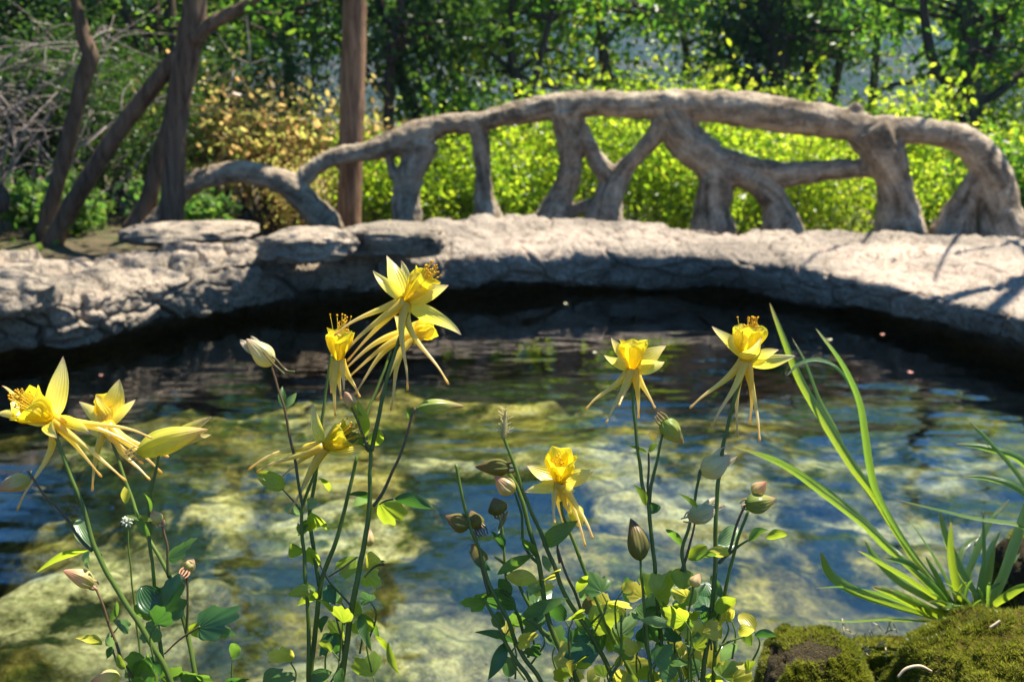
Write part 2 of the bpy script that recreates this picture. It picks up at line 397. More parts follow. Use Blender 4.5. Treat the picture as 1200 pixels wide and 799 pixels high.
def coping(sl_a, sl_b, name, mat, rough, label, cat):
    k = key[sl_a:sl_b]; n = len(k)
    prof = []
    # (kind, parameter) built per row : u along outward direction (0 lip .. 1 outer), z
    lip = k[:, :2]; out = k[:, 4:6]; zl = k[:, 2]; zb = k[:, 3]; zo = k[:, 6]
    dirv = out-lip; Wd = np.linalg.norm(dirv, axis=1); dirv = dirv/Wd[:, None]
    pts = []
    def P(off, z): pts.append(np.concatenate([lip+dirv*off[:, None], z[:, None]], 1))
    one = np.ones(n)
    P(Wd+.03, -.5*one); P(Wd+.03, zo-.2); P(Wd+.02, zo-.08); P(Wd-.02, zo-.02)
    for f in np.linspace(.97, .08, 46): P(Wd*f, zl+(zo-zl)*f**.8)
    hgt = zl-zb
    for a in np.linspace(.15, 1, 8): P(.07*(1-math.sin(a*math.pi/2))*one-.01*a, zl-.0-.20*hgt*(1-math.cos(a*math.pi/2)))
    for f in np.linspace(.24, .94, 22): P(-.015+.05*f*f*one, zl-hgt*f)
    for a in np.linspace(.1, 1, 8): P(.035+.09*(1-math.cos(a*math.pi/2))*one, zb+.06*hgt*(1-math.sin(a*math.pi/2)))
    for f in np.linspace(.1, 1, 10): P(.125+.35*f*one, zb+.02*f)
    for f in np.linspace(.05, 1, 14): P((.48+.03*math.sin(f*9))*one, (zb+.02)*(1-f)-1.7*f)
    A = np.stack(pts, 1); npf = A.shape[1]
    # normals
    du = np.gradient(A, axis=0); dv = np.gradient(A, axis=1); N = np.cross(dv, du); N /= np.linalg.norm(N, axis=2)[:, :, None]+1e-9
    X = A.reshape(-1, 3); Nf = N.reshape(-1, 3)
    f1, f2, cv = voro(X*np.array([2.0, 2.0, 4.2])*rough[1]+.5*np.stack([fbm(X*2.2, 3), fbm(X*2.2+8, 3), fbm(X*2.2+3, 3)], 1))
    crack = np.clip(1-(f2-f1)/.08, 0, 1)
    d = .045*fbm(X*2.3, 3)+.034*fbm(X*6, 4)+.010*fbm(X*26, 3)
    d = d+rough[0]*(.08*(cv-.5)-.055*crack**2)
    h1, h2, hv_ = voro(X*np.array([5.5, 5.5, 9])*rough[1]+.3*np.stack([fbm(X*6, 3), fbm(X*6+8, 3), fbm(X*6+3, 3)], 1)); d = d+(.35+.65*rough[0])*(.022*(hv_-.5)-.018*np.clip(1-(h2-h1)/.12, 0, 1)**2)
    tv = np.zeros(npf); tv[:] = 1; tv[-14:] = .4
    d = d*np.tile(tv, n)
    X = X+Nf*d[:, None]
    o = link_mesh(name, X, grid_faces(n, npf), mat); tag(o, label, cat)
    return o
i_split = int(NS*(3+6.45)/(len(rows)-1))
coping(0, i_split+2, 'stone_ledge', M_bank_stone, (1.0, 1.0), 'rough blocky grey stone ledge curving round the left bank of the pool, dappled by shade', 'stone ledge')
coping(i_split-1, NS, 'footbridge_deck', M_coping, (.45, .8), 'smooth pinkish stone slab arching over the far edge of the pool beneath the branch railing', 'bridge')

def boulder(name, c, r, mat, seed, label, cat, group=None, sub=5, amp=.22, flat=.0, rot=0, extra=None):
    import bmesh
    bm = bmesh.new(); bmesh.ops.create_icosphere(bm, subdivisions=sub, radius=1); V = np.array([v.co[:] for v in bm.verts]); Fc = np.array([[v.index for v in f.verts] for f in bm.faces]); bm.free()
    S = V.copy(); S = np.sign(S)*np.abs(S)**(.72); 
    d = 1+amp*fbm(V*1.3+seed*7.1, 3)+amp*.45*fbm(V*4+seed*3, 3)+.02*fbm(V*14+seed, 2)
    f1, f2, cv = voro(V*1.5+seed*2.7); d = d-.05*np.clip(1-(f2-f1)/.12, 0, 1)
    S = S*d[:, None]*np.array(r)
    cr_, sr_ = math.cos(rot), math.sin(rot); S = np.stack([S[:, 0]*cr_-S[:, 1]*sr_, S[:, 0]*sr_+S[:, 1]*cr_, S[:, 2]], 1)
    if extra: S = extra(S)
    o = link_mesh(name, S+np.array(c), Fc, mat, origin=c)
    tag(o, label, cat, group); return o
c = G(355, 292, .40); boulder('boulder', (c[0], c[1]+.15, .40), (.27, .20, .085), M_bank_stone, 1, 'flat topped grey boulder on the ledge in front of the left arch of the railing', 'boulder', 'boulders on the stone ledge')
c = G(455, 285, .40); boulder('boulder', (c[0], c[1]+.15, .40), (.31, .21, .095), M_bank_stone, 2, 'low wide boulder at the foot of the wooden post, left of the pinkish bridge slab', 'boulder', 'boulders on the stone ledge')
c = PY(12, 335, 4.25); boulder('boulder', (c[0]-.12, 4.25, .33), (.30, .25, .10), M_bank_stone, 3, 'shaded bluish grey boulder cut by the left frame edge on top of the ledge', 'boulder', 'boulders on the stone ledge')
c = PY(215, 288, 6.2); boulder('boulder', (c[0], 6.3, .36), (.42, .30, .06), M_bank_stone, 5, 'thin weathered slab lying at the foot of the thick dark tree trunk', 'boulder', 'boulders on the stone ledge', rot=.2)

# petals and fallen leaves afloat, pebbles of the bed
t = NT('floating_petal'); M_pet = t.surf(principled(t, (.75, .72, .45), .6))
t = NT('floating_pink'); M_petp = t.surf(principled(t, (.75, .36, .28), .6))
rng = np.random.default_rng(5)
def petal(px, py, s, mat, label, z=.004):
    c = G(px, py, z); a = rng.uniform(0, 6.28)
    th = np.linspace(0, 2*math.pi, 14, endpoint=False); rr = s*(1+.25*np.cos(th))
    V = [(0, 0, s*.10)]+[(r_*math.cos(q), .7*r_*math.sin(q), s*.25*abs(math.cos(q))) for r_, q in zip(rr, th)]
    V2 = [(0, 0, s*.04)]+[(r_*math.cos(q)*.97, .68*r_*math.sin(q), s*.25*abs(math.cos(q))-s*.06) for r_, q in zip(rr, th)]
    n = 14; Fc = [(0, 1+i, 1+(i+1) % n) for i in range(n)]+[(15, 16+(i+1) % n, 16+i) for i in range(n)]+[(1+i, 16+i, 16+(i+1) % n, 1+(i+1) % n) for i in range(n)]
    A = np.array(V+V2); ca, sa = math.cos(a), math.sin(a); A = np.stack([A[:, 0]*ca-A[:, 1]*sa, A[:, 0]*sa+A[:, 1]*ca, A[:, 2]], 1)
    o = link_mesh('fallen_petal', A+c, Fc, mat, origin=c); tag(o, label, 'petal', 'petals floating on the pool')
petal(663, 356, .016, M_pet, 'pale petal afloat in the dark water, upper of the two below the bridge slab')
petal(697, 413, .014, M_pet, 'cream petal afloat in the dark water just above the middle columbine flower')
petal(972, 398, .016, M_pet, 'pale round petal afloat between the tall grass blades')
petal(1068, 437, .017, M_petp, 'pink leaf afloat in the dark water near the right of the pool')
petal(1033, 392, .013, M_petp, 'small dull pink leaf afloat in the dark water below the right end of the slab')
petal(119, 440, .013, M_petp, 'brownish leaf afloat below the left ledge above the leftmost flowers')

# ================================================================== branch railing (cast stone shaped like boughs)
YR = lambda px: float(np.interp(px, [150, 350, 600, 850, 1200], [7.75, 7.85, 7.85, 7.55, 7.2]))
def rp(pts):
    P_, R_ = [], []
    for px, py, r in pts:
        y = YR(px); P_.append(PY(px, py, y)); R_.append(r/FP*y*.98)
    if pts[-1][1] > 245: P_.append(P_[-1]-np.array([0, 0, .10])); R_.append(R_[-1]*1.02)
    if pts[0][1] > 255: P_.insert(0, P_[0]-np.array([0, 0, .10])); R_.insert(0, R_[0])
    return np.array(P_), np.array(R_)
RAIL = [
 ('handrail', [(176, 275, 14), (196, 250, 12), (212, 225, 12), (240, 209, 12), (278, 202, 12), (312, 207, 13), (340, 218, 15), (362, 240, 15), (384, 264, 17)]),
 ('handrail', [(345, 218, 10), (372, 195, 9), (400, 182, 9), (430, 178, 10), (460, 169, 14), (490, 158, 16), (520, 146, 12), (558, 143, 10), (590, 135, 12), (625, 129, 13), (678, 122, 14), (738, 123, 14), (800, 124, 17),
               (856, 127, 18), (912, 134, 19), (969, 142, 18), (1006, 150, 17), (1044, 152, 14), (1093, 155, 14), (1128, 165, 16), (1152, 186, 19), (1165, 213, 21), (1169, 240, 22), (1174, 274, 26)]),
 ('bough_post', [(462, 168, 5), (458, 185, 4.5), (460, 200, 5), (472, 214, 7)]),
 ('bough_post', [(494, 166, 20), (488, 187, 17), (480, 208, 15), (476, 225, 14), (476, 252, 17)]),
 ('bough_post', [(557, 146, 10), (563, 165, 9), (565, 190, 9), (567, 215, 10), (568, 235, 11), (572, 256, 18)]),
 ('bough_post', [(664, 130, 22), (667, 155, 17), (669, 176, 14), (668, 200, 12), (662, 222, 13), (655, 238, 16), (650, 256, 22)]),
 ('bough_post', [(672, 138, 10), (683, 158, 9), (697, 184, 9), (712, 206, 11)]),
 ('bough_post', [(778, 138, 13), (768, 158, 10), (750, 178, 9), (733, 197, 10), (720, 215, 14), (712, 235, 17), (709, 258, 24)]),
 ('bough_post', [(664, 250, 7), (680, 243, 6), (694, 240, 6), (704, 232, 7)]),
 ('bough_post', [(788, 132, 20), (800, 158, 22), (818, 178, 21), (838, 198, 21), (838, 220, 20), (834, 242, 20), (834, 270, 27)]),
 ('bough_post', [(845, 198, 14), (872, 207, 13), (894, 220, 14), (908, 238, 15), (916, 268, 24)]),
 ('cross_bough', [(842, 180, 6), (868, 190, 9), (895, 200, 13), (915, 205, 14), (945, 203, 12), (985, 198, 10), (1022, 197, 10)]),
 ('bough_post', [(1018, 152, 26), (1030, 172, 24), (1040, 192, 21), (1047, 212, 19), (1051, 236, 20), (1055, 270, 29)]),
 ('bough_post', [(1147, 196, 8), (1138, 218, 11), (1128, 240, 14), (1117, 270, 25)]),
 ('handrail', [(998, 134, 7), (1003, 127, 7), (1006, 123, 5)]),
]
def fused(name_root, spec, mat, label, cat, vox=.014):
    samples = []; mbs = MB()
    lines = []
    for nm, pts in spec:
        P_, R_ = rp(pts); n = max(12, int(np.linalg.norm(np.diff(P_, axis=0), axis=1).sum()/.012))
        path = catmull(P_, n); rr = np.interp(np.linspace(0, len(R_)-1, n), np.arange(len(R_)), R_)
        wob = fbm(np.stack([np.arange(n)*.05, np.zeros(n)+len(lines)*3.3, np.zeros(n)], 1), 2)
        path[:, 1] += .03*wob
        V, Fc, tt = tube(path, rr, 20, n)
        mbs.add(V, Fc); lines.append((nm, path, rr))
    me = bpy.data.meshes.new('tmp'); me.from_pydata(np.vstack(mbs.v).tolist(), [], mbs.f); o = bpy.data.objects.new('tmp', me); COL.objects.link(o)
    md = o.modifiers.new('r', 'REMESH'); md.mode = 'VOXEL'; md.voxel_size = vox
    sm = o.modifiers.new('s', 'SMOOTH'); sm.iterations = 6; sm.factor = .6
    dg = bpy.context.evaluated_depsgraph_get(); ev = bpy.data.meshes.new_from_object(o.evaluated_get(dg))
    bpy.data.objects.remove(o)
    nv = len(ev.vertices); V = np.zeros(nv*3, np.float32); ev.vertices.foreach_get('co', V); V = V.reshape(-1, 3).astype(float)
    Nn = np.zeros(nv*3, np.float32); ev.vertices.foreach_get('normal', Nn); Nn = Nn.reshape(-1, 3).astype(float)
    Fc = np.array([list(p.vertices) for p in ev.polygons])
    # nearest centre line
    allp = np.vstack([l[1] for l in lines]); lid = np.concatenate([np.full(len(l[1]), i) for i, l in enumerate(lines)]); rad = np.concatenate([l[2] for l in lines])
    arc = np.concatenate([np.concatenate([[0], np.cumsum(np.linalg.norm(np.diff(l[1], axis=0), axis=1))])+i*5.3 for i, l in enumerate(lines)])
    TT = np.vstack([frames(l[1])[0] for l in lines]); NN = np.vstack([frames(l[1])[1] for l in lines]); BB = np.vstack([frames(l[1])[2] for l in lines])
    kd = kdtree.KDTree(len(allp))
    for i, p in enumerate(allp): kd.insert(p, i)
    kd.balance()
    ix = np.zeros(nv, int)
    for i in range(nv):
        best, bi = 9, 0
        for co, k, dist in kd.find_n(V[i], 10):
            q = dist/rad[k]
            if q < best: best, bi = q, k
        ix[i] = bi
    dv = V-allp[ix]; th = np.arctan2((dv*BB[ix]).sum(1), (dv*NN[ix]).sum(1))
    a = arc[ix]; r_ = rad[ix]
    tw = th+a*1.3
    Q = np.stack([np.cos(tw)*r_*32, np.sin(tw)*r_*32, a*2.6], 1)
    grain = fbm(Q, 4, .6)
    d = .009+.7*r_*.22*fbm(V*6, 3)+.0035*grain*np.minimum(1, r_/.08)+.016*fbm(V*13+4, 3)*np.minimum(1, r_/.07)+.008*fbm(V*30, 3)-.02*np.clip(vnoise(V*5.5+2)-.55, 0, 1)
    V = V+Nn*d[:, None]
    base = (0, 7.7, .33); root = empty(name_root, base); tag(root, label, cat)
    fl = lid[ix][Fc[:, 0]]
    full = bpy.data.meshes.new('f'); full.from_pydata(V.tolist(), [], Fc.tolist()); full.update()
    VN = np.zeros(nv*3, np.float32); full.vertices.foreach_get('normal', VN); VN = VN.reshape(-1, 3)
    parts = {}
    for i, l in enumerate(lines):
        kk = l[0] if l[0] != 'bough_post' else ('bough_post', i)
        parts.setdefault(kk, []).append(i)
    for kk, ids in parts.items():
        m = np.isin(fl, ids); fs = Fc[m]
        if not len(fs): continue
        u, inv = np.unique(fs, return_inverse=True); fs2 = inv.reshape(fs.shape)
        nm = kk if isinstance(kk, str) else kk[0]
        ob = link_mesh(nm, V[u], fs2, mat, root, attrs={'g': ('POINT', grain[u])}, origin=V[u].mean(0))
        ob.data.normals_split_custom_set_from_vertices(VN[u].tolist())
    return root
t = NT('weathered_bough_stone'); P = t.geo_pos(); g_ = t.n('ShaderNodeAttribute', attribute_name='g').outputs['Fac']
n1 = t.noise(3.0, 5, .6, P); n2 = t.noise(45, 4, .7, P)
c = t.ramp(g_, [(0, (.24, .20, .165)), (.25, (.36, .31, .265))]); gm = t.n('ShaderNodeMapRange'); gm.inputs['From Min'].default_value = -.5; gm.inputs['From Max'].default_value = .5; t.l(t.math('ADD', t.math('MULTIPLY', g_, .45), t.math('MULTIPLY', t.math('SUBTRACT', t.noise(7, 6, .7, P, .5), .5), 1.5)), gm.inputs[0])
c = t.ramp(gm.outputs[0], [(.2, (.13, .10, .065)), (.5, (.35, .28, .195)), (.8, (.56, .47, .34))])
c = t.mix(c, t.ramp(n1, [(.3, (.72, .70, .68)), (.7, (1.12, 1.1, 1.08))]), 1.0, 'MULTIPLY')
c = t.mix(c, t.ramp(n2, [(.3, (.7, .7, .7)), (.7, (1.15, 1.15, 1.15))]), 1.0, 'MULTIPLY')
M_rail = t.surf(principled(t, c, .92, t.bump(t.math('ADD', n2, t.noise(14, 5, .7, P)), .012), .15))
fused('branch_railing', RAIL, M_rail, 'grey cast stone railing shaped like gnarled tree boughs standing on the bridge slab', 'railing')
# ================================================================== trees and shrubs
def leaf_quads(C, L, rng, aspect=.55, up=.35):
    n = len(C)
    a = rng.normal(size=(n, 3)); a[:, 2] -= .15; a /= np.linalg.norm(a, axis=1)[:, None]
    nn = rng.normal(size=(n, 3)); nn[:, 2] = np.abs(nn[:, 2])+up; b = np.cross(a, nn); b /= np.linalg.norm(b, axis=1)[:, None]+1e-9
    c = np.cross(a, b)
    Ls = (L*rng.uniform(.45, 1.4, n))[:, None]; W = Ls*aspect*.5
    v0 = C; v1 = C+a*Ls*.30+b*W*.8+c*Ls*.06; v2 = C+a*Ls*.68+b*W*.8+c*Ls*.05; v3 = C+a*Ls; v4 = C+a*Ls*.68-b*W*.8+c*Ls*.05; v5 = C+a*Ls*.30-b*W*.8+c*Ls*.06
    V = np.stack([v0, v1, v2, v3, v4, v5], 1).reshape(-1, 3)
    k = np.arange(n)[:, None]*6
    F1 = k+np.array([[0, 1, 2, 3]]); F2 = k+np.array([[0, 3, 4, 5]])
    Fc = np.stack([F1, F2], 1).reshape(-1, 4)
    v = np.repeat(rng.random(n), 2)
    return V, Fc, v
def cloud(centers, per, spread, rng, flat=.6):
    C = np.repeat(centers, per, axis=0)
    o = rng.normal(size=C.shape)*spread; o[:, 2] *= flat
    return C+o
def leaf_obj(name, C, L, mat, rng, parent, aspect=.6, kind=None, v_bias=None):
    V, Fc, v = leaf_quads(C, L, rng, aspect)
    o = link_mesh(name, V, Fc, mat, parent, smooth=False, attrs={'v': ('FACE', v)})
    return o

gL = lambda *c: list(c)
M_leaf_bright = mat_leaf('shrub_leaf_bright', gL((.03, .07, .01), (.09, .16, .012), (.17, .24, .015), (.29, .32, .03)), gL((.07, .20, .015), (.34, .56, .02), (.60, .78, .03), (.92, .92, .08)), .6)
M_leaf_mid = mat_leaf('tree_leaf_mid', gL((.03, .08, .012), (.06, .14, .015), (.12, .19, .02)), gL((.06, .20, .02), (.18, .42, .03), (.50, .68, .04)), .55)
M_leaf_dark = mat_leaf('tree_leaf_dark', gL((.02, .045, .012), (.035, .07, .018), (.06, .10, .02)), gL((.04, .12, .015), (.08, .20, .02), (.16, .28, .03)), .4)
M_leaf_orange = mat_leaf('shrub_leaf_orange', gL((.30, .15, .06), (.36, .26, .09), (.28, .28, .07), (.14, .18, .03)), gL((.75, .42, .16), (.80, .62, .20), (.70, .72, .16), (.35, .52, .06)), .58)
M_leaf_blue = mat_leaf('shrub_leaf_bluegreen', gL((.04, .10, .02), (.08, .15, .03), (.14, .20, .04)), gL((.09, .26, .04), (.20, .42, .06), (.42, .55, .08)), .5)
M_bark_dark = mat_bark('bark_dark_brown', (.035, .026, .02), (.12, .09, .068), scale=1.0)
M_bark_brown = mat_bark('bark_brown', (.06, .04, .025), (.21, .145, .095), scale=1.0)
M_bark_grey = mat_bark('bark_pale_grey', (.16, .13, .11), (.36, .31, .28), scale=1.4, bumpd=.01)
M_twig = mat_bark('twig_bark', (.06, .045, .03), (.14, .10, .07), scale=3, bumpd=.004)
M_post = mat_bark('split_wood', (.09, .045, .025), (.40, .24, .14), scale=1.3, bumpd=.03)

def branchy(mb, base, top, r0, rng, nb, reach, wob=.08, r_end=.35, seg=9, leaders=1):
    """trunk from base to top with nb limbs; returns limb tip points"""
    tips = []
    n = 7; P_ = np.linspace(base, top, n); P_[1:-1] += rng.normal(size=(n-2, 3))*wob*np.array([1, 1, .2])
    rr = np.linspace(r0, r0*r_end, n); rr[0] *= 1.25
    mb.tube(P_, rr, seg, 40)
    path = catmull(P_, 40)
    for k in range(nb):
        s = rng.uniform(.30, .98); p = path[int(s*39)]
        a = rng.uniform(0, 2*math.pi); L = reach*rng.uniform(.5, 1.0)*(1.15-.5*s)
        e = p+np.array([math.cos(a)*L, math.sin(a)*L, L*rng.uniform(.15, .8)])
        m = (p+e)/2+rng.normal(size=3)*L*.10
        r1 = r0*(1-.6*s)*rng.uniform(.3, .5)
        mb.tube([p, m, e], [r1, r1*.6, r1*.22], 6, 12); tips += [e, (m+e)/2, m+(e-m)*.75]
        for q in range(2):
            a2 = a+rng.uniform(-1, 1); L2 = L*.45; s0 = m if q else (m+e)/2
            e2 = s0+np.array([math.cos(a2)*L2, math.sin(a2)*L2, L2*rng.uniform(-.1, .8)])
            mb.tube([s0, (s0+e2)/2+rng.normal(size=3)*L2*.08, e2], [r1*.4, r1*.25, r1*.1], 5, 8); tips.append(e2)
    return np.array(tips)
def tree(base, H, r0, name, mat_l, mat_b, seed, label, cat='tree', leaf=.07, per=90, nb=16, reach=1.2, spread=.28, group=None, lo=.3):
    rng = np.random.default_rng(seed)
    root = empty(name, base); tag(root, label, cat, group)
    mb = MB(); b = np.array(base, float); top = b+np.array([rng.uniform(-.4, .4), rng.uniform(-.3, .3), H*.86])
    tips = branchy(mb, b, top, r0, rng, nb, reach)
    mb.build('trunk', mat_b, root, origin=b)
    tips = np.vstack([tips, top]); 
    leaf_obj('crown', cloud(tips, per, spread, rng), leaf, mat_l, rng, root)
    return root
def shrub(base, H, W, mat_l, seed, label, name='shrub', leaf=.05, n=6500, group=None, stems=9, cat='shrub', mat_s=None):
    rng = np.random.default_rng(seed); b = np.array(base, float)
    root = empty(name, base); tag(root, label, cat, group)
    mb = MB(); tips = []
    for k in range(stems):
        a = rng.uniform(0, 6.28); e = b+np.array([math.cos(a)*W*rng.uniform(.2, .9), math.sin(a)*W*.6*rng.uniform(.2, .9), H*rng.uniform(.55, 1.0)])
        m = (b+e)/2+rng.normal(size=3)*.08*H; s0 = b+rng.normal(size=3)*np.array([.12, .1, 0])
        mb.tube([s0, m, e], [.016, .010, .004], 5, 12)
        tips += [e, m*.3+e*.7, m*.6+e*.4, m]
        for q in range(3):
            f = rng.uniform(.35, .95); p = catmull([s0, m, e], 20)[int(f*19)]
            e2 = p+np.array([rng.normal()*W*.3, rng.normal()*W*.25, H*rng.uniform(.05, .25)]); mb.tube([p, (p+e2)/2+rng.normal(size=3)*.03, e2], [.006, .004, .002], 4, 6); tips.append(e2)
    mb.build('stem', mat_s or M_twig, root, origin=b)
    tips = np.array(tips)
    leaf_obj('foliage', cloud(tips, max(1, n//len(tips)), .085*H+.02, rng, .9), leaf, mat_l, rng, root)
    return root
def moved(root, loc, rot, s, label=None):
    c = copy_tree(root); c.location = loc; c.rotation_euler = (0, 0, rot); c.scale = (s, s, s)
    if label: c['label'] = label
    return c

# --- bright shrubs right behind the bridge
GZ = -.35
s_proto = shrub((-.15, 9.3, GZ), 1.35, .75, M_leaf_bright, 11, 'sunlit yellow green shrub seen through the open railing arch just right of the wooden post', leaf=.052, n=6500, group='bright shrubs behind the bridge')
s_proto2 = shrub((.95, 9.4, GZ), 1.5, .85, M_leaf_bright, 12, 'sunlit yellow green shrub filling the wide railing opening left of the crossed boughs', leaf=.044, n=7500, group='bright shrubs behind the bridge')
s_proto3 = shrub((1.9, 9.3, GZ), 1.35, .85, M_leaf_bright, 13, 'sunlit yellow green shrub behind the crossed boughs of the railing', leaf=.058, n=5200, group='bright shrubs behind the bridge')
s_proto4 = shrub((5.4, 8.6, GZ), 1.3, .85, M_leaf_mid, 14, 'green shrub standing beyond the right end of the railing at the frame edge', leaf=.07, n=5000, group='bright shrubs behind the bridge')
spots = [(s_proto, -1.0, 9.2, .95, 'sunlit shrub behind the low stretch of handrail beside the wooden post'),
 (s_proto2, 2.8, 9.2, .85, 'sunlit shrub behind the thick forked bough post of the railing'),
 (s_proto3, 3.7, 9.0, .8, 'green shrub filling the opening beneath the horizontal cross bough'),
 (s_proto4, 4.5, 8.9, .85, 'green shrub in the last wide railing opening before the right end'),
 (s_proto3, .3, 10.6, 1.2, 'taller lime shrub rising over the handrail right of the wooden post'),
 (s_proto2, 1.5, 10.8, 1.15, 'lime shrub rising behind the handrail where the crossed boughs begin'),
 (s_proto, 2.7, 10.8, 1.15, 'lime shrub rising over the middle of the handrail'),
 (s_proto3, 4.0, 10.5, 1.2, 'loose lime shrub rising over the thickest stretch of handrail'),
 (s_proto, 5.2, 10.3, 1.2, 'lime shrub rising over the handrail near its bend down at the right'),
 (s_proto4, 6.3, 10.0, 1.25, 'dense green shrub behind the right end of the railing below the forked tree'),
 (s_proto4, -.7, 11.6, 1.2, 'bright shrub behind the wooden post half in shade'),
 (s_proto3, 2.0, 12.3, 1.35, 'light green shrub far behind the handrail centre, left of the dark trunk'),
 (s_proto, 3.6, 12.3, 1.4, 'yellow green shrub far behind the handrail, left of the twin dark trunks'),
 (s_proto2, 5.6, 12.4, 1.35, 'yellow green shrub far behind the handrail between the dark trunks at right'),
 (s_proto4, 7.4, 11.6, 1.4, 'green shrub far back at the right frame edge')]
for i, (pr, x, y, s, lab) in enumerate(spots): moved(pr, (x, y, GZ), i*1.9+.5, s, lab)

# --- left side undergrowth
o_pr = shrub((-2.35, 9.6, -.05), 1.45, .8, M_leaf_orange, 31, 'orange and yellow leaved shrub above the left arch of the railing', leaf=.07, n=2300, stems=16, group='orange leaved shrubs left of the wooden post')
moved(o_pr, (-1.55, 9.9, -.15), 2.2, .95, 'orange tinged shrub just left of the wooden post')
moved(o_pr, (-3.1, 10.3, 0), 4.0, 1.05, 'orange tinged shrub behind the thick dark trunk')
moved(o_pr, (-1.9, 9.0, -.1), 5.0, .55, 'low yellow shrub inside the left arch of the railing')
b_pr = shrub((-3.75, 8.3, .05), .50, .6, M_leaf_blue, 33, 'low blue green shrub beside the foot of the leaning trunks', leaf=.07, n=1900, group='low green shrubs on the left bank')
moved(b_pr, (-4.6, 7.9, .05), 2, 1.1, 'low green shrub at the left frame edge above the stone ledge')
moved(b_pr, (-2.9, 8.6, .02), 4, .9, 'low green shrub between the leaning trunks and the thick dark trunk')
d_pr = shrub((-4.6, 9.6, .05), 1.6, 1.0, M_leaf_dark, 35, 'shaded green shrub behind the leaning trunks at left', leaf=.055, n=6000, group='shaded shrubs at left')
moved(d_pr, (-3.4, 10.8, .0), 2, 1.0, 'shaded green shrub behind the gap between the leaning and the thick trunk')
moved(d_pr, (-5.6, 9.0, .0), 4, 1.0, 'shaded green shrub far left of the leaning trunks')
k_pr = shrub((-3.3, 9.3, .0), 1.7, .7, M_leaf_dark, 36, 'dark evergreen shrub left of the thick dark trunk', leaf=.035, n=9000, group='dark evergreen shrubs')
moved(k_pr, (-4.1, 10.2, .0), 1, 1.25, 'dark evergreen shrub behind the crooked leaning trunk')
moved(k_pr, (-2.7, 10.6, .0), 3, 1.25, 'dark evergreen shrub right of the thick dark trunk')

# bare grey twigs at upper left
rng = np.random.default_rng(77)
root = empty('bare_bush', (-4.6, 8.9, .1)); tag(root, 'tangle of bare grey twigs at the upper left behind the leaning trunk', 'bare bush')
mb = MB()
for k in range(26):
    b0 = np.array([-4.7+rng.normal()*.35, 8.9+rng.normal()*.3, .1]); e = np.array([-4.3+rng.normal()*.9, 8.9+rng.normal()*.5, rng.uniform(1.2, 2.2)])
    m = (b0+e)/2+rng.normal(size=3)*.2; mb.tube([b0, m, e], [.016, .010, .003], 5, 12); pth = catmull([b0, m, e], 20)
    for q in range(9):
        p = pth[rng.integers(6, 20)]; e2 = p+rng.normal(size=3)*np.array([.32, .25, .2]); mb.tube([p, (p+e2)/2+rng.normal(size=3)*.05, e2], [.006, .004, .0015], 4, 6)
mb.build('twig', M_bark_grey, root, origin=(-4.6, 8.9, .1))

# --- the trunks at left
def ptube(pts, y, extra=1.0):
    P_ = np.array([PY(a, b, y if not callable(y) else y(b)) for a, b, r in pts]); R_ = np.array([r/FP*8.0*extra for a, b, r in pts]); return P_, R_
def traced_tree(name, pts, y, mat, seed, label, tipn=0, up=None, crown=None, group='trees on the left bank', branches=(), cat='tree', top_h=3.2):
    rng = np.random.default_rng(seed); P_, R_ = ptube(pts, y)
    # carry the trunk on above the frame
    d = P_[0]-P_[1]; d /= np.linalg.norm(d); d = d*.5+np.array([0, 0, .7]); d /= np.linalg.norm(d)
    if top_h:
        ext = [P_[0]+d*top_h*f+rng.normal(size=3)*.08 for f in (1, .66, .33)]
        P_ = np.vstack([ext, P_]); R_ = np.concatenate([[R_[0]*.25, R_[0]*.55, R_[0]*.8], R_])
    base = P_[-1].copy(); base[2] = .05; P_ = np.vstack([P_, base]); R_ = np.append(R_, R_[-1]*1.15)
    root = empty(name, base); tag(root, label, cat, group)
    mb = MB(); n = 90; path = catmull(P_, n); V, Fc, tt = tube(P_, R_, 18, n)
    cc = np.repeat(path, 18, 0); V = cc+(V-cc)*(1+.16*fbm(V*np.array([9, 9, 2.5]), 4))[:, None]
    mb.add(V, Fc)
    tips = []
    for bpts, by in branches:
        bp, br = ptube(bpts, by); mb.tube(bp, br, 9, 24); tips.append(bp[-1])
    if crown:
        for k in range(crown[0]):
            p = path[rng.integers(0, 20)]; a = rng.uniform(0, 6.28); L = crown[1]*rng.uniform(.5, 1)
            e = p+np.array([math.cos(a)*L, math.sin(a)*L, L*rng.uniform(.0, .6)]); m = (p+e)/2+rng.normal(size=3)*.1*L
            mb.tube([p, m, e], [.03, .018, .006], 6, 12); tips += [e, (m+e)/2, m]
            for q in range(2):
                e2 = m+rng.normal(size=3)*L*.3; mb.tube([m, (m+e2)/2, e2], [.012, .008, .003], 5, 6); tips.append(e2)
    mb.build('trunk', mat, root, origin=base)
    if tips and crown: leaf_obj('crown', cloud(np.array(tips), crown[2], crown[3], rng), crown[4], crown[5], rng, root)
    return root
traced_tree('dark_tree', [(228, 0, 12.5), (225, 30, 13), (218, 70, 14), (211, 110, 12.5), (206, 160, 12), (203, 215, 11.5), (200, 282, 13)], 7.45, M_bark_brown, 1,
    'thick dark tree in front of the left end of the railing, boughs leaning both ways', crown=(11, 1.4, 45, .24, .08, M_leaf_mid),
    branches=(([(226, 48, 9), (243, 32, 8), (262, 20, 7), (285, 8, 6), (312, -10, 4)], 7.4), ([(216, 62, 11), (192, 86, 9), (162, 124, 9.5), (133, 162, 9), (106, 205, 9.5), (82, 245, 10), (58, 292, 12)], lambda b: 7.45+.25*(b-60)/240)))
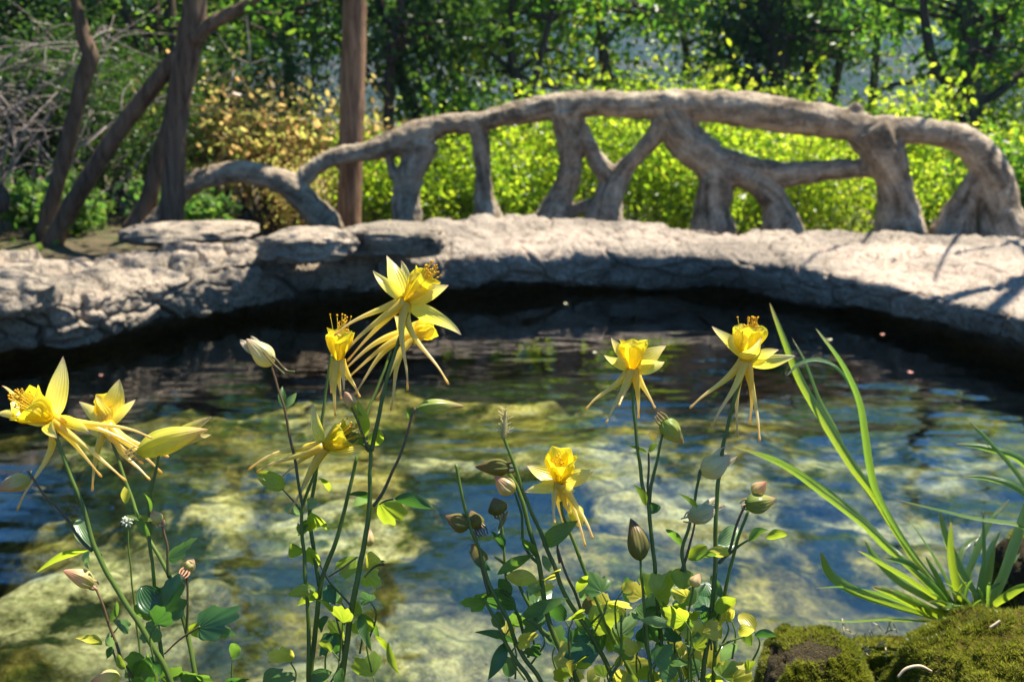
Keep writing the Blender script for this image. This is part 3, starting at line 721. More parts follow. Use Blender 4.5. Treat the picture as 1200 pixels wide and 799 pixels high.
traced_tree('crooked_tree', [(86, -12, 5), (92, 15, 6), (99, 45, 8), (106, 66, 9), (99, 90, 9), (90, 125, 8.5), (79, 170, 8.5), (67, 215, 8.5), (50, 282, 10)], 7.9, M_bark_brown, 2,
    'slim crooked tree with a knotty kink leaning right at the far left', crown=(9, 1.1, 40, .22, .07, M_leaf_mid), top_h=2.4)
traced_tree('twisted_snag', [(200, 120, 5), (195, 150, 6), (186, 180, 7.5), (179, 210, 8.5), (172, 240, 11), (162, 268, 17), (158, 286, 20)], 7.9, M_bark_brown, 3,
    'short reddish brown snag with a flared grey foot, left of the thick dark trunk', top_h=0)
# wooden post
root = empty('wooden_post', PY(408, 262, 8.3)); tag(root, 'upright reddish brown wooden post rising behind the handrail left of the footbridge', 'post')
P_ = np.array([PY(x, y, 8.3) for x, y in ((419, -330), (418, -150), (416, 0), (413, 100), (411, 190), (409, 262))]); P_ = np.vstack([P_, P_[-1]-np.array([0, 0, .5])])
V, Fc, tt = tube(P_, np.array([13, 13.5, 13.5, 14, 14, 14.5, 14.5])/FP*8.3, 20, 90); path = np.repeat(catmull(P_, 90), 20, 0); V = path+(V-path)*(1+.12*fbm(V*np.array([14, 14, 1.5]), 4))[:, None]
mb = MB(); mb.add(V, Fc); mb.build('shaft', M_post, root)
# dark thin trunks upper left, behind
for k, (x0, y0, x1, y1, r, yy_, lab) in enumerate([(138, -10, 175, 80, 6, 11, 'thin dark trunk leaning left, leftmost of three at the top left'), (180, -10, 183, 90, 6, 11.5, 'thin upright dark trunk in the middle of three at the top left'),
        (197, -10, 203, 90, 6.5, 11.2, 'upright dark trunk right beside the thick dark trunk at the top left')]):
    b0 = PY(x1, y1+170, yy_); b0[2] = 0; t0 = PY(x0, y0, yy_); t1 = t0+np.array([-.1, 0, 1.5]); rng = np.random.default_rng(200+k)
    root = empty('thin_tree', b0); tag(root, lab, 'tree', 'thin dark trees at left'); mb = MB(); r = r/FP*yy_
    mb.tube([t1, t0, PY(x1, y1, yy_), b0], [r*.5, r, r*1.2, r*1.5], 9, 30); tips = []
    for q in range(9):
        s0 = t1+(b0-t1)*rng.uniform(0, .55); e = s0+rng.normal(size=3)*np.array([.7, .5, .3]); mb.tube([s0, (s0+e)/2+rng.normal(size=3)*.06, e], [.02, .012, .004], 5, 8); tips += [e, (s0+e)/2]
    mb.build('trunk', M_bark_dark, root, origin=b0); leaf_obj('crown', cloud(np.array(tips), 60, .25, rng), .06, M_leaf_mid, rng, root)
# black rounded thing at the left frame edge : the sawn end of a dark log
p0 = PY(4, 233, 6.8); rng = np.random.default_rng(3)
root = empty('dark_log', p0); tag(root, 'smooth black rounded log end jutting in at the left frame edge above the ledge', 'log')
mb = MB(); mb.tube([p0+np.array([-.75, .1, -.5]), p0+np.array([-.35, .05, -.12]), p0+np.array([-.08, 0, -.01]), p0, p0+np.array([.03, 0, 0])], [.12, .115, .108, .09, .03], 18, 40); mb.build('log_end', M_bark_dark, root)

# --- trees behind the bridge (traced trunks with their crowns)
def back_tree(pts, y, seed, label, mat_l, H=4.6, n_l=18, reach=1.5, leaf=.10, per=55, group='trees behind the bridge', rs=1.0, branches=(), spread=.26):
    rng = np.random.default_rng(seed)
    P_ = np.array([PY(a, b, y) for a, b, r in pts]); R_ = np.array([r/FP*y*rs for a, b, r in pts])
    base = P_[-1].copy(); base[2] = GZ; P_ = np.vstack([P_, base]); R_ = np.append(R_, R_[-1]*1.2)
    ext = P_[0]+np.array([rng.normal()*.2, 0, max(.4, H-P_[0][2])]); P_ = np.vstack([ext, P_]); R_ = np.concatenate([[R_[0]*.35], R_])
    root = empty('broadleaf_tree', base); tag(root, label, 'tree', group)
    mb = MB(); n = 60; mb.tube(P_, R_, 12, n); path = catmull(P_, n); tips = [ext]
    for bp in branches:
        q = np.array([PY(a, b, y) for a, b, r in bp]); mb.tube(q, np.array([r/FP*y for a, b, r in bp]), 8, 20); tips += [q[-1]]
    for k in range(n_l):
        p = path[int(rng.uniform(0, .62)*n)]; a = rng.uniform(0, 6.28); L = reach*rng.uniform(.45, 1)
        e = p+np.array([math.cos(a)*L, math.sin(a)*L*.8, L*rng.uniform(-.25, .5)]); e[2] = min(e[2], H); m = (p+e)/2+rng.normal(size=3)*.1*L
        mb.tube([p, m, e], [.035, .02, .006], 6, 12); tips += [e, (m+e)/2, m]
        for q in range(2):
            e2 = m+rng.normal(size=3)*L*.33; mb.tube([m, (m+e2)/2, e2], [.014, .008, .003], 5, 6); tips.append(e2)
    mb.build('trunk', M_bark_dark, root, origin=base)
    leaf_obj('crown', cloud(np.array(tips)+np.array([0, .45, 0]), int(per*.8), spread, rng), leaf, mat_l, rng, root)
    return root
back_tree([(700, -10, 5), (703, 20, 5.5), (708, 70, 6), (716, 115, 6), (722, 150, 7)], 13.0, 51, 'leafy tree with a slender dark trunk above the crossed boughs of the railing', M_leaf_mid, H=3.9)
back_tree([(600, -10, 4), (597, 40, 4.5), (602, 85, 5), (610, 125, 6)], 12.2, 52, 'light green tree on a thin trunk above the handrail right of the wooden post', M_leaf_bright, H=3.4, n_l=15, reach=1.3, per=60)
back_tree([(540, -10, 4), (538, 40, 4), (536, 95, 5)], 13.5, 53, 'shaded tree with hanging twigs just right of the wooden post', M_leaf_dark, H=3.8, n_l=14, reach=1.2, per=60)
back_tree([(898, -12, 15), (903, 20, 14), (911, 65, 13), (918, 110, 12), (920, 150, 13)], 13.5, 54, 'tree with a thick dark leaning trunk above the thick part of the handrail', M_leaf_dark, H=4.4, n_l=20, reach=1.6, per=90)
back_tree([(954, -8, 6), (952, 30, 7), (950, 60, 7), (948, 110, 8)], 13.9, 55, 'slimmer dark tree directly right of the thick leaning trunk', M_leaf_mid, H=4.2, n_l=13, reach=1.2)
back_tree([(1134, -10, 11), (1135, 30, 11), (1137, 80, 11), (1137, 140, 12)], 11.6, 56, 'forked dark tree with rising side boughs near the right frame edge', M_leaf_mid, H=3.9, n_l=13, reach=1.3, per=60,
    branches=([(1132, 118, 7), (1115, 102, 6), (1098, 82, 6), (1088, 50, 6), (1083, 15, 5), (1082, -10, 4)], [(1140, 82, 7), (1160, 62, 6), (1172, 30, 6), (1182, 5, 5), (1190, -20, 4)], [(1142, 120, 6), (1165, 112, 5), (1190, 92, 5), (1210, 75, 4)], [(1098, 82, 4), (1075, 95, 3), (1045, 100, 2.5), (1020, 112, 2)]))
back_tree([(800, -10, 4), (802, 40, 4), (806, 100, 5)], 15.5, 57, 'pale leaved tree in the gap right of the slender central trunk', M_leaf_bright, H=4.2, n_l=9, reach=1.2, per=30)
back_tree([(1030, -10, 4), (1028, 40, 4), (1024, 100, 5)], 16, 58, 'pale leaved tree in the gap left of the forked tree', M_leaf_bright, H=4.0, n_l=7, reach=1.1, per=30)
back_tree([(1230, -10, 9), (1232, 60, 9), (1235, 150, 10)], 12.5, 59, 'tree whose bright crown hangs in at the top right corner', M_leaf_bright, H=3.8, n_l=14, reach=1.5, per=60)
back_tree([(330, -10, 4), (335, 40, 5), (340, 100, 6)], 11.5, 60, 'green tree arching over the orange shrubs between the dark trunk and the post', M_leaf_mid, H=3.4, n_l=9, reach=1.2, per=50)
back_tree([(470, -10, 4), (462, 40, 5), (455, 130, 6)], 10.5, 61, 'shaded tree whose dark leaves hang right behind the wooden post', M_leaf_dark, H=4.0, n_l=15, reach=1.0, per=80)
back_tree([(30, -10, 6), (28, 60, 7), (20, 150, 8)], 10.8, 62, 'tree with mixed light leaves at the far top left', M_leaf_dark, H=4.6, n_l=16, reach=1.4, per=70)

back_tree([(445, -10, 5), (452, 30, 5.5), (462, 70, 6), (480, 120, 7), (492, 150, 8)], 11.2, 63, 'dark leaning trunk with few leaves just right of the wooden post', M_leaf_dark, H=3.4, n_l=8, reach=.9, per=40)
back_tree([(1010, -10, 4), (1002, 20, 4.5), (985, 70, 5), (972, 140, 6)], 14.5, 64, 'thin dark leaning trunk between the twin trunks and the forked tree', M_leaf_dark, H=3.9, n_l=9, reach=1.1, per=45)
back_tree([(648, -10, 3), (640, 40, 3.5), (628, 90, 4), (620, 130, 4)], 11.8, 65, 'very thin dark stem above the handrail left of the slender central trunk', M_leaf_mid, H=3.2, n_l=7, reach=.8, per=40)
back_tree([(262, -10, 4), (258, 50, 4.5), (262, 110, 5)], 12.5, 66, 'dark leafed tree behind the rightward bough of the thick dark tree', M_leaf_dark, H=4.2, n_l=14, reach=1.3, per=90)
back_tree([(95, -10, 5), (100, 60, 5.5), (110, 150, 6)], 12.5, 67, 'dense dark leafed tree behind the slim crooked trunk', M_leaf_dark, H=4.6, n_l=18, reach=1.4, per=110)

# --- tall tree over the pool's right shoulder (above the frame) that dapples the left ledge and bed
def canopy_tree(base, top, cen, seed, label, n=14, R_=1.4, per=70, group='trees on the left bank', boughs=(), ry=.8, rz=.25, mat=None):
    rng = np.random.default_rng(seed); root = empty('overhanging_tree', base); tag(root, label, 'tree', group)
    mb = MB(); base = np.array(base, float); top = np.array(top, float); cen = np.array(cen, float); mb.tube([base, base*.5+top*.5+np.array([.2, .1, .3]), top], [.13, .1, .06], 12, 30); tips = []
    for k in range(n):
        e = cen+rng.normal(size=3)*np.array([R_, R_*ry, rz]); m = top*.45+e*.55+np.array([0, 0, .2]); mb.tube([top, m, e], [.04, .025, .008], 6, 12); tips += [e, e*.6+m*.4]
        for q in range(2):
            e2 = e+rng.normal(size=3)*.35; mb.tube([e*.6+m*.4, e2], [.01, .003], 4, 5); tips.append(e2)
    for q in boughs: mb.tube(np.array(q), np.linspace(.035, .008, len(q)), 7, 30)
    mb.build('trunk', M_bark_dark, root, origin=base); leaf_obj('crown', cloud(np.array(tips), per, .22, rng), .07, mat or M_leaf_mid, rng, root)
canopy_tree((-5.1, 6.8, .1), (-3.6, 6.6, 4.3), (-.5, 6.2, 4.5), 71, 'tall tree with overhanging boughs shading the left ledge', n=10, R_=.9, per=45)

canopy_tree((-5.6, 7.9, .1), (-4.6, 7.6, 2.6), (-3.9, 7.3, 3.3), 75, 'dense dark tree on the left bank, dark in the water at lower left', n=34, R_=.62, per=110, rz=.42, mat=M_leaf_dark)
canopy_tree((5.0, 6.3, .0), (4.3, 6.2, 4.0), (3.5, 4.5, 5.0), 73, 'unseen tall tree added on the right bank to shade the pool', n=9, R_=.8, per=45, group='trees on the right bank', ry=.45,  # crown above the frame added to shade the pool; boughs cast the slab's branch shadows
    boughs=([(4.3, 6.2, 3.2), (4.6, 7.6, 3.4), (4.3, 8.3, 3.5), (3.5, 7.2, 3.5), (2.8, 6.1, 3.5)], [(4.3, 6.2, 2.9), (4.7, 7.2, 3.1), (4.5, 7.9, 3.2), (4.0, 7.0, 3.3), (3.5, 6.0, 3.3)], [(4.3, 6.2, 3.0), (4.9, 6.9, 3.3), (4.6, 6.6, 3.3), (4.1, 5.9, 3.3), (3.6, 5.1, 3.2)], [(4.3, 6.2, 3.0), (5.2, 7.3, 3.6), (5.0, 7.7, 3.7), (4.2, 6.9, 3.7), (3.4, 6.6, 3.7)], [(4.3, 6.2, 2.6), (4.3, 6.6, 2.9), (3.9, 6.0, 3.0), (3.7, 5.4, 3.0)]))

# --- mountains and far wood
def ridge(y0, y1, h, seed, mat, name, x=1.2):
    n1, n2 = 220, 60; rng = np.random.default_rng(seed)
    u, v = np.meshgrid(np.linspace(-x, x, n1), np.linspace(0, 1, n2), indexing='ij'); y = y0+(y1-y0)*v; xx_ = u*y
    P_ = np.stack([xx_.ravel(), y.ravel(), 0*y.ravel()], 1)/y1
    z = (v.ravel()**1.1)*h*(1+.30*fbm(P_*4+seed, 5))-2+.05*h*fbm(P_*22+seed, 4)*v.ravel()
    o = link_mesh(name, np.stack([xx_.ravel(), y.ravel(), z], 1), grid_faces(n1, n2)[:, ::-1], mat); tag(o, kind='structure')
t = NT('forested_slope'); P = t.geo_pos()
c = t.ramp(t.noise(.03, 8, .75, P), [(.35, (.012, .028, .02)), (.5, (.03, .045, .035)), (.68, (.10, .09, .075))])
M_mtn = t.surf(principled(t, c, 1, None, 0))
ridge(140, 900, 140, 4, M_mtn, 'mountain')
# mass of undergrowth further back
rng = np.random.default_rng(9)
n = 520; cx = rng.uniform(-16, 18, n); cy = rng.uniform(15, 26, n); cz = GZ+rng.uniform(.1, 1.1, n)*(1+.15*fbm(np.stack([cx*.5, cy*.5, 0*cx], 1), 2))
o = leaf_obj('far_undergrowth', cloud(np.stack([cx, cy, cz], 1), 60, .38, rng), .10, M_leaf_mid, rng, None); tag(o, kind='stuff')

# --- the air between the trees and the mountain
import bmesh
bm = bmesh.new(); bmesh.ops.create_cube(bm, size=1.0); me = bpy.data.meshes.new('haze'); bm.to_mesh(me); bm.free()
hz = bpy.data.objects.new('haze', me); COL.objects.link(hz); hz.scale = (15000, 15000, 200); hz.location = (0, 0, 200/2-6); tag(hz, kind='stuff')
hm = bpy.data.materials.new('air'); hm.use_nodes = True; hm.node_tree.nodes.clear(); ho = hm.node_tree.nodes.new('ShaderNodeOutputMaterial'); hv = hm.node_tree.nodes.new('ShaderNodeVolumePrincipled')
hv.inputs['Color'].default_value = (.32, .58, 1.0, 1); hv.inputs['Density'].default_value = .0005; hv.inputs['Anisotropy'].default_value = .3; hm.node_tree.links.new(hv.outputs[0], ho.inputs['Volume']); me.materials.append(hm)
# ================================================================== foreground plants
def nrm(v): v = np.asarray(v, float); return v/(np.linalg.norm(v)+1e-12)
PXM = lambda px, d: px/FP*d
def mat_tissue(name, stops, tstops, fac=.5, gloss=.03, vein=0.0, var=.25, nscale=60):
    t = NT(name); a = t.n('ShaderNodeAttribute', attribute_name='t').outputs['Fac']; P = t.geo_pos()
    n = t.noise(nscale, 4, .6, P)
    sh = t.ramp(n, [(.3, (1-var,)*3), (.7, (1+var*.5,)*3)])
    c = t.mix(t.ramp(a, stops), sh, 1.0, 'MULTIPLY'); tc_ = t.mix(t.ramp(a, tstops), sh, 1.0, 'MULTIPLY')
    nm = None
    if vein:
        cr_ = t.n('ShaderNodeAttribute', attribute_name='c').outputs['Fac']
        w_ = t.math('SINE', t.math('MULTIPLY', cr_, vein)); nm = t.bump(t.math('ADD', w_, t.math('MULTIPLY', n, 2.0)), .00012, .6)
    else: nm = t.bump(n, .0006, .7)
    return t.surf(leafy(t, c, tc_, fac, gloss, .32, nm))
Mp_petal = mat_tissue('petal_yellow', [(0, (.96, .80, .03)), (.4, (.95, .68, .01)), (.6, (.93, .78, .14)), (.85, (.90, .74, .34)), (1, (.82, .55, .12))],
                      [(0, (1, .88, .04)), (.4, (1, .76, .01)), (.6, (1, .86, .18)), (.85, (.98, .82, .40)), (1, (.9, .62, .15))], .55, .05, 30, .10)
Mp_sepal = mat_tissue('sepal_pale_yellow', [(0, (.95, .80, .04)), (.5, (.95, .82, .10)), (.86, (.93, .80, .28)), (1, (.78, .48, .32))],
                      [(0, (1, .92, .08)), (.5, (1, .90, .10)), (.86, (.99, .86, .28)), (1, (.85, .55, .35))], .55, .05, 22, .12)
Mp_stam = mat_tissue('stamen_yellow', [(0, (.75, .68, .12)), (.75, (.85, .60, .03)), (1, (.82, .42, .01))], [(0, (.85, .8, .2)), (.75, (.9, .6, .03)), (1, (.85, .45, .01))], .3, .02)
Mp_green = mat_tissue('receptacle_green', [(0, (.16, .26, .04)), (1, (.3, .36, .06))], [(0, (.3, .45, .05)), (1, (.4, .5, .08))], .4)
Mp_stem = mat_tissue('stem_green', [(0, (.14, .21, .03)), (.6, (.12, .18, .025)), (1, (.09, .13, .02))], [(0, (.28, .40, .06)), (1, (.18, .32, .04))], .35, .035, 0, .3, 40)
Mp_stemr = mat_tissue('stem_purple_brown', [(0, (.20, .12, .06)), (.5, (.13, .10, .035)), (1, (.09, .12, .03))], [(0, (.40, .22, .10)), (1, (.2, .25, .05))], .35, .035, 0, .3, 40)
LM = {
 'b': mat_tissue('leaf_bright', [(0, (.16, .26, .02)), (1, (.18, .28, .025))], [(0, (.50, .66, .03)), (1, (.58, .72, .04))], .6, .03, 26),
 'm': mat_tissue('leaf_green', [(0, (.06, .14, .03)), (1, (.08, .17, .03))], [(0, (.22, .42, .04)), (1, (.26, .48, .04))], .5, .035, 26),
 'd': mat_tissue('leaf_dark_green', [(0, (.035, .10, .025)), (1, (.045, .12, .03))], [(0, (.10, .30, .03)), (1, (.14, .36, .04))], .35, .04, 26),
 'y': mat_tissue('leaf_yellow', [(0, (.42, .40, .03)), (1, (.55, .48, .06))], [(0, (.72, .72, .05)), (1, (.85, .80, .12))], .6, .03, 26),
 'p': mat_tissue('leaf_pale_green', [(0, (.20, .32, .12)), (1, (.24, .36, .14))], [(0, (.3, .5, .12)), (1, (.34, .56, .14))], .4, .05, 26),
 'o': mat_tissue('leaf_olive', [(0, (.10, .12, .03)), (1, (.16, .10, .05))], [(0, (.28, .30, .05)), (1, (.30, .2, .07))], .4, .06, 26),
}
Mb = {
 'pink': mat_tissue('bud_pink', [(0, (.42, .46, .10)), (.35, (.70, .58, .24)), (1, (.70, .34, .24))], [(0, (.6, .65, .12)), (1, (.9, .5, .3))], .4, .015, 18),
 'green': mat_tissue('bud_green', [(0, (.16, .24, .05)), (.6, (.34, .36, .10)), (1, (.42, .26, .14))], [(0, (.35, .5, .06)), (1, (.55, .45, .12))], .4, .015, 18),
 'olive': mat_tissue('bud_olive', [(0, (.13, .15, .03)), (.6, (.19, .16, .05)), (1, (.28, .15, .08))], [(0, (.35, .40, .05)), (1, (.42, .28, .08))], .35, .015, 18),
 'pale': mat_tissue('bud_pale', [(0, (.60, .55, .22)), (.6, (.78, .72, .42)), (1, (.75, .56, .40))], [(0, (.75, .75, .2)), (1, (.88, .76, .5))], .5, .015, 18),
 'yellow': mat_tissue('bud_yellow', [(0, (.55, .56, .06)), (.6, (.70, .66, .10)), (1, (.70, .50, .25))], [(0, (.7, .75, .06)), (1, (.85, .7, .3))], .5, .015, 18),
}
def surf_grid(path, hw, side, normal, cup=0.0, nv=9, twist=0.0, wave=0.0, seed=0):
    """ribbon along path: hw half width array; side vectors; cup bends the edges along normal"""
    n = len(path); v = np.linspace(-1, 1, nv)
    S = np.broadcast_to(side, path.shape).copy(); N_ = np.broadcast_to(normal, path.shape).copy()
    if twist:
        a = np.linspace(0, twist, n)[:, None]; S, N_ = S*np.cos(a)+N_*np.sin(a), N_*np.cos(a)-S*np.sin(a)
    V = path[:, None]+S[:, None]*(hw[:, None]*v[None])[:, :, None]+N_[:, None]*(cup*hw[:, None]*(v[None]**2))[:, :, None]
    if wave:
        ph = seed*1.7; V = V+N_[:, None]*(wave*hw[:, None]*np.sin(np.linspace(0, 9, n)+ph)[:, None]*v[None])[:, :, None]
    return V.reshape(-1, 3), grid_faces(n, nv), np.repeat(np.linspace(0, 1, n), nv), np.tile(v, n)
class Acc:
    def __init__(s): s.V = []; s.F = []; s.t = []; s.c = []; s.n = 0
    def add(s, V, Fc, t, c):
        s.V.append(V); s.F += [tuple(int(i)+s.n for i in f) for f in (Fc.tolist() if isinstance(Fc, np.ndarray) else Fc)]; s.t.append(t); s.c.append(c if c is not None else np.zeros(len(V))); s.n += len(V)
    def tube(s, pts, rad, seg=8, n=None, t0=0, t1=1):
        V, Fc, t = tube(pts, rad, seg, n); s.add(V, Fc, t0+(t1-t0)*t, None)
    def build(s, name, mat, parent, origin=None):
        V = np.vstack(s.V)
        if origin is None: origin = V.mean(0)
        return link_mesh(name, V, s.F, mat, parent, True, {'t': ('POINT', np.concatenate(s.t)), 'c': ('POINT', np.concatenate(s.c))}, origin)
def bez(a, b, c, d, n):
    t = np.linspace(0, 1, n)[:, None]; return a*(1-t)**3+3*b*t*(1-t)**2+3*c*t*t*(1-t)+d*t**3
def screen_dir(dx, dy, dz):  # pixel direction (dy down) plus dz towards the camera
    return nrm(RT*dx-UP*dy-FWD*dz)
def flower(parent, c, d, axis, L, mouth, spurs, sepals, seed, stamens=True, sep_w=9, phi0=0.0, nstam=30, label=None, spur_r=1.0, stam_L=1.15):
    L = L*1.1; mouth = mouth*1.15; rng = np.random.default_rng(seed); C = F(c[0], c[1], d); A = screen_dir(*axis); m = PXM(1, d)
    e1 = nrm(np.cross(A, FWD+.01*RT)); e2 = np.cross(A, e1)
    ac = Acc(); ac.tube(np.array([C-A*5*m, C-A*2*m, C+A*3*m]), np.array([1.8, 3.4, 2.6])*m*1.0, 10, 8); fl = ac.build('flower', Mp_green, parent, C)
    if label: fl['label'] = label
    K = 5; ang = [phi0+2*math.pi*k/K for k in range(K)]; rad = [math.cos(a)*e1+math.sin(a)*e2 for a in ang]
    # match petals with traced spur ends by their place across the axis
    perp = np.array([-axis[1], axis[0]]); perp = perp/(np.linalg.norm(perp)+1e-9)
    tips = list(spurs)
    while len(tips) < K:
        q = spurs[rng.integers(len(spurs))]; tips.append((c[0]+(q[0]-c[0])*rng.uniform(.8, .95)+rng.normal()*9, c[1]+(q[1]-c[1])*rng.uniform(.8, .95)+rng.normal()*6, rng.uniform(-.012, .012)))
    pk = sorted(range(K), key=lambda k: np.dot([np.dot(rad[k], RT), -np.dot(rad[k], UP)], perp)); tk = sorted(range(K), key=lambda i: np.dot([tips[i][0]-c[0], tips[i][1]-c[1]], perp))
    pair = dict(zip(pk, tk))
    for k in range(K):
        r = rad[k]; tg = np.cross(A, r); ac = Acc()
        n = 14; u = np.linspace(0, 1, n); ll = L*m*rng.uniform(.93, 1.06)
        rr = (2.6+(mouth*1.0-2.6)*u**.8)*m; path = C+A*(u*ll)[:, None]+r[None]*rr[:, None]+A*0
        path = path+r[None]*(.10*ll*np.clip(u-.75, 0, 1)**1.5*3)[:, None]
        hw = (3.0+(mouth*.76)*np.sin(np.clip(u, 0, 1)*math.pi*.62)**1.2)*m; hw = hw*np.sqrt(np.clip(1-np.clip((u-.62)/.385, 0, 1)**2.4, 0, 1)); hw[-1] = .6*m
        V, Fc, tt, cc = surf_grid(path, hw, tg, -r, .42, 11, twist=rng.uniform(-.25, .25), wave=.14, seed=seed+k)
        ac.add(V, Fc, (1-tt)*.38, cc)
        tip = tips[pair[k]]; dd = tip[2] if len(tip) > 2 else rng.uniform(-.010, .010); T = F(tip[0], tip[1], d+dd)
        s0 = C+r*2.6*m+A*1.5*m; Ls = np.linalg.norm(T-s0)
        fwdv = nrm(T-s0)
        p1 = s0-A*Ls*.32+r*Ls*.14+fwdv*Ls*.12; sag = np.array([0, 0, 1.0])*Ls*.10+r*Ls*.05
        p2 = s0+(T-s0)*.66+sag*rng.uniform(.2, 1.0)+r*Ls*.03
        P_ = bez(s0, p1, p2, T, 26); P_[-4:] += (np.linspace(0, 1, 4)**2)[:, None]*(A*1.0+UP*1.0)*m*1.0
        us = np.linspace(0, 1, 26); rs = (3.6*(1-us)**2.2+1.5*(1-us)+.85)*m*spur_r; rs[-3:] = np.array([1.25, 1.6, 1.1])*m; rs[0] *= 1.05
        ac.tube(P_, rs, 9, 26, .45, 1.0)
        p = ac.build('petal', Mp_petal, fl)
    for k, sp in enumerate(sepals):
        T = F(sp[0], sp[1], d+(sp[2] if len(sp) > 2 else rng.uniform(-.008, .008))); s0 = C+nrm(T-C)*1.5*m; Ls = np.linalg.norm(T-s0); dr = nrm(T-s0)
        n = 16; u = np.linspace(0, 1, n); side0 = nrm(np.cross(dr, FWD)); tilt = rng.uniform(-.55, .55); side = side0*math.cos(tilt)+np.cross(dr, side0)*math.sin(tilt); nn_ = np.cross(side, dr)
        if np.dot(nn_, A) < 0: nn_ = -nn_
        cv_ = rng.uniform(-.22, .16); sw_ = rng.uniform(-.10, .10); path = bez(s0, s0+dr*Ls*.3+nn_*Ls*cv_+side0*Ls*sw_, s0+dr*Ls*.7+nn_*Ls*cv_*.8-side0*Ls*sw_, T, n)
        w_ = sep_w*1.18*(sp[3] if len(sp) > 3 else 1.0)
        hw = w_*m*np.sin(np.clip(u*1.0, 0, 1)**.75*math.pi)**.85*(1-.25*u)+.5*m*(1-u)
        ac = Acc(); V, Fc, tt, cc = surf_grid(path, hw, side, nn_, .30, 9, twist=rng.uniform(-.8, .8), wave=.12, seed=k+seed); ac.add(V, Fc, tt, cc); ac.build('sepal', Mp_sepal, fl)
    if stamens:
        ac = Acc()
        for q in range(nstam):
            a = rng.uniform(0, 6.28); sp = abs(rng.normal())*.17; dr = nrm(A+(math.cos(a)*e1+math.sin(a)*e2)*sp); l_ = L*m*stam_L*rng.uniform(.75, 1.12); s0 = C+(math.cos(a)*e1+math.sin(a)*e2)*1.4*m+A*2*m
            e = s0+dr*l_; mid = s0+dr*l_*.55+A*.03*l_
            ac.tube([s0, mid, e], np.array([.45, .42, .38])*m, 5, 7, 0, .6)
            ad = nrm(dr+rng.normal(size=3)*.5); ac.tube([e-ad*1.3*m, e-ad*.5*m, e+ad*.6*m, e+ad*1.5*m], np.array([.35, 1.15, 1.15, .35])*m, 6, 6, .8, 1)
        ac.build('stamens', Mp_stam, fl)
    return fl
def stem(parent, pts, r, d, col='g', d2=None, root=None, name='stem'):
    """pts pixel polyline (top first); radius in px; optionally carried down to the soil"""
    d2 = d if d2 is None else d2; n = len(pts); P_ = [F(p[0], p[1], d+(d2-d)*i/max(1, n-1)) for i, p in enumerate(pts)]; R_ = [PXM(r*(.72+.42*i/max(1, n-1)), d) for i in range(n)]
    if root is not None:
        e = P_[-1]; q_ = e+nrm(nrm(P_[-1]-P_[-2])+np.array([0, 0, -.6]))*.07; m_ = q_*.5+np.array(root)*.5; P_ += [q_, m_, np.array(root)]; R_ += [R_[-1]*1.1, R_[-1]*1.15, R_[-1]*1.3]
    ac = Acc(); P_ = np.array(P_); nn = max(16, n*9); path = catmull(P_, nn); path = path+.0006*np.stack([vnoise(path*90+k*9) for k in range(3)], 1)
    V, Fc, t = tube(path, np.interp(np.linspace(0, len(R_)-1, nn), np.arange(len(R_)), R_), 9, nn); ac.add(V, Fc, t, None)
    ac.build(name, Mp_stem if col == 'g' else Mp_stemr, parent, P_[-1] if root is not None else None)
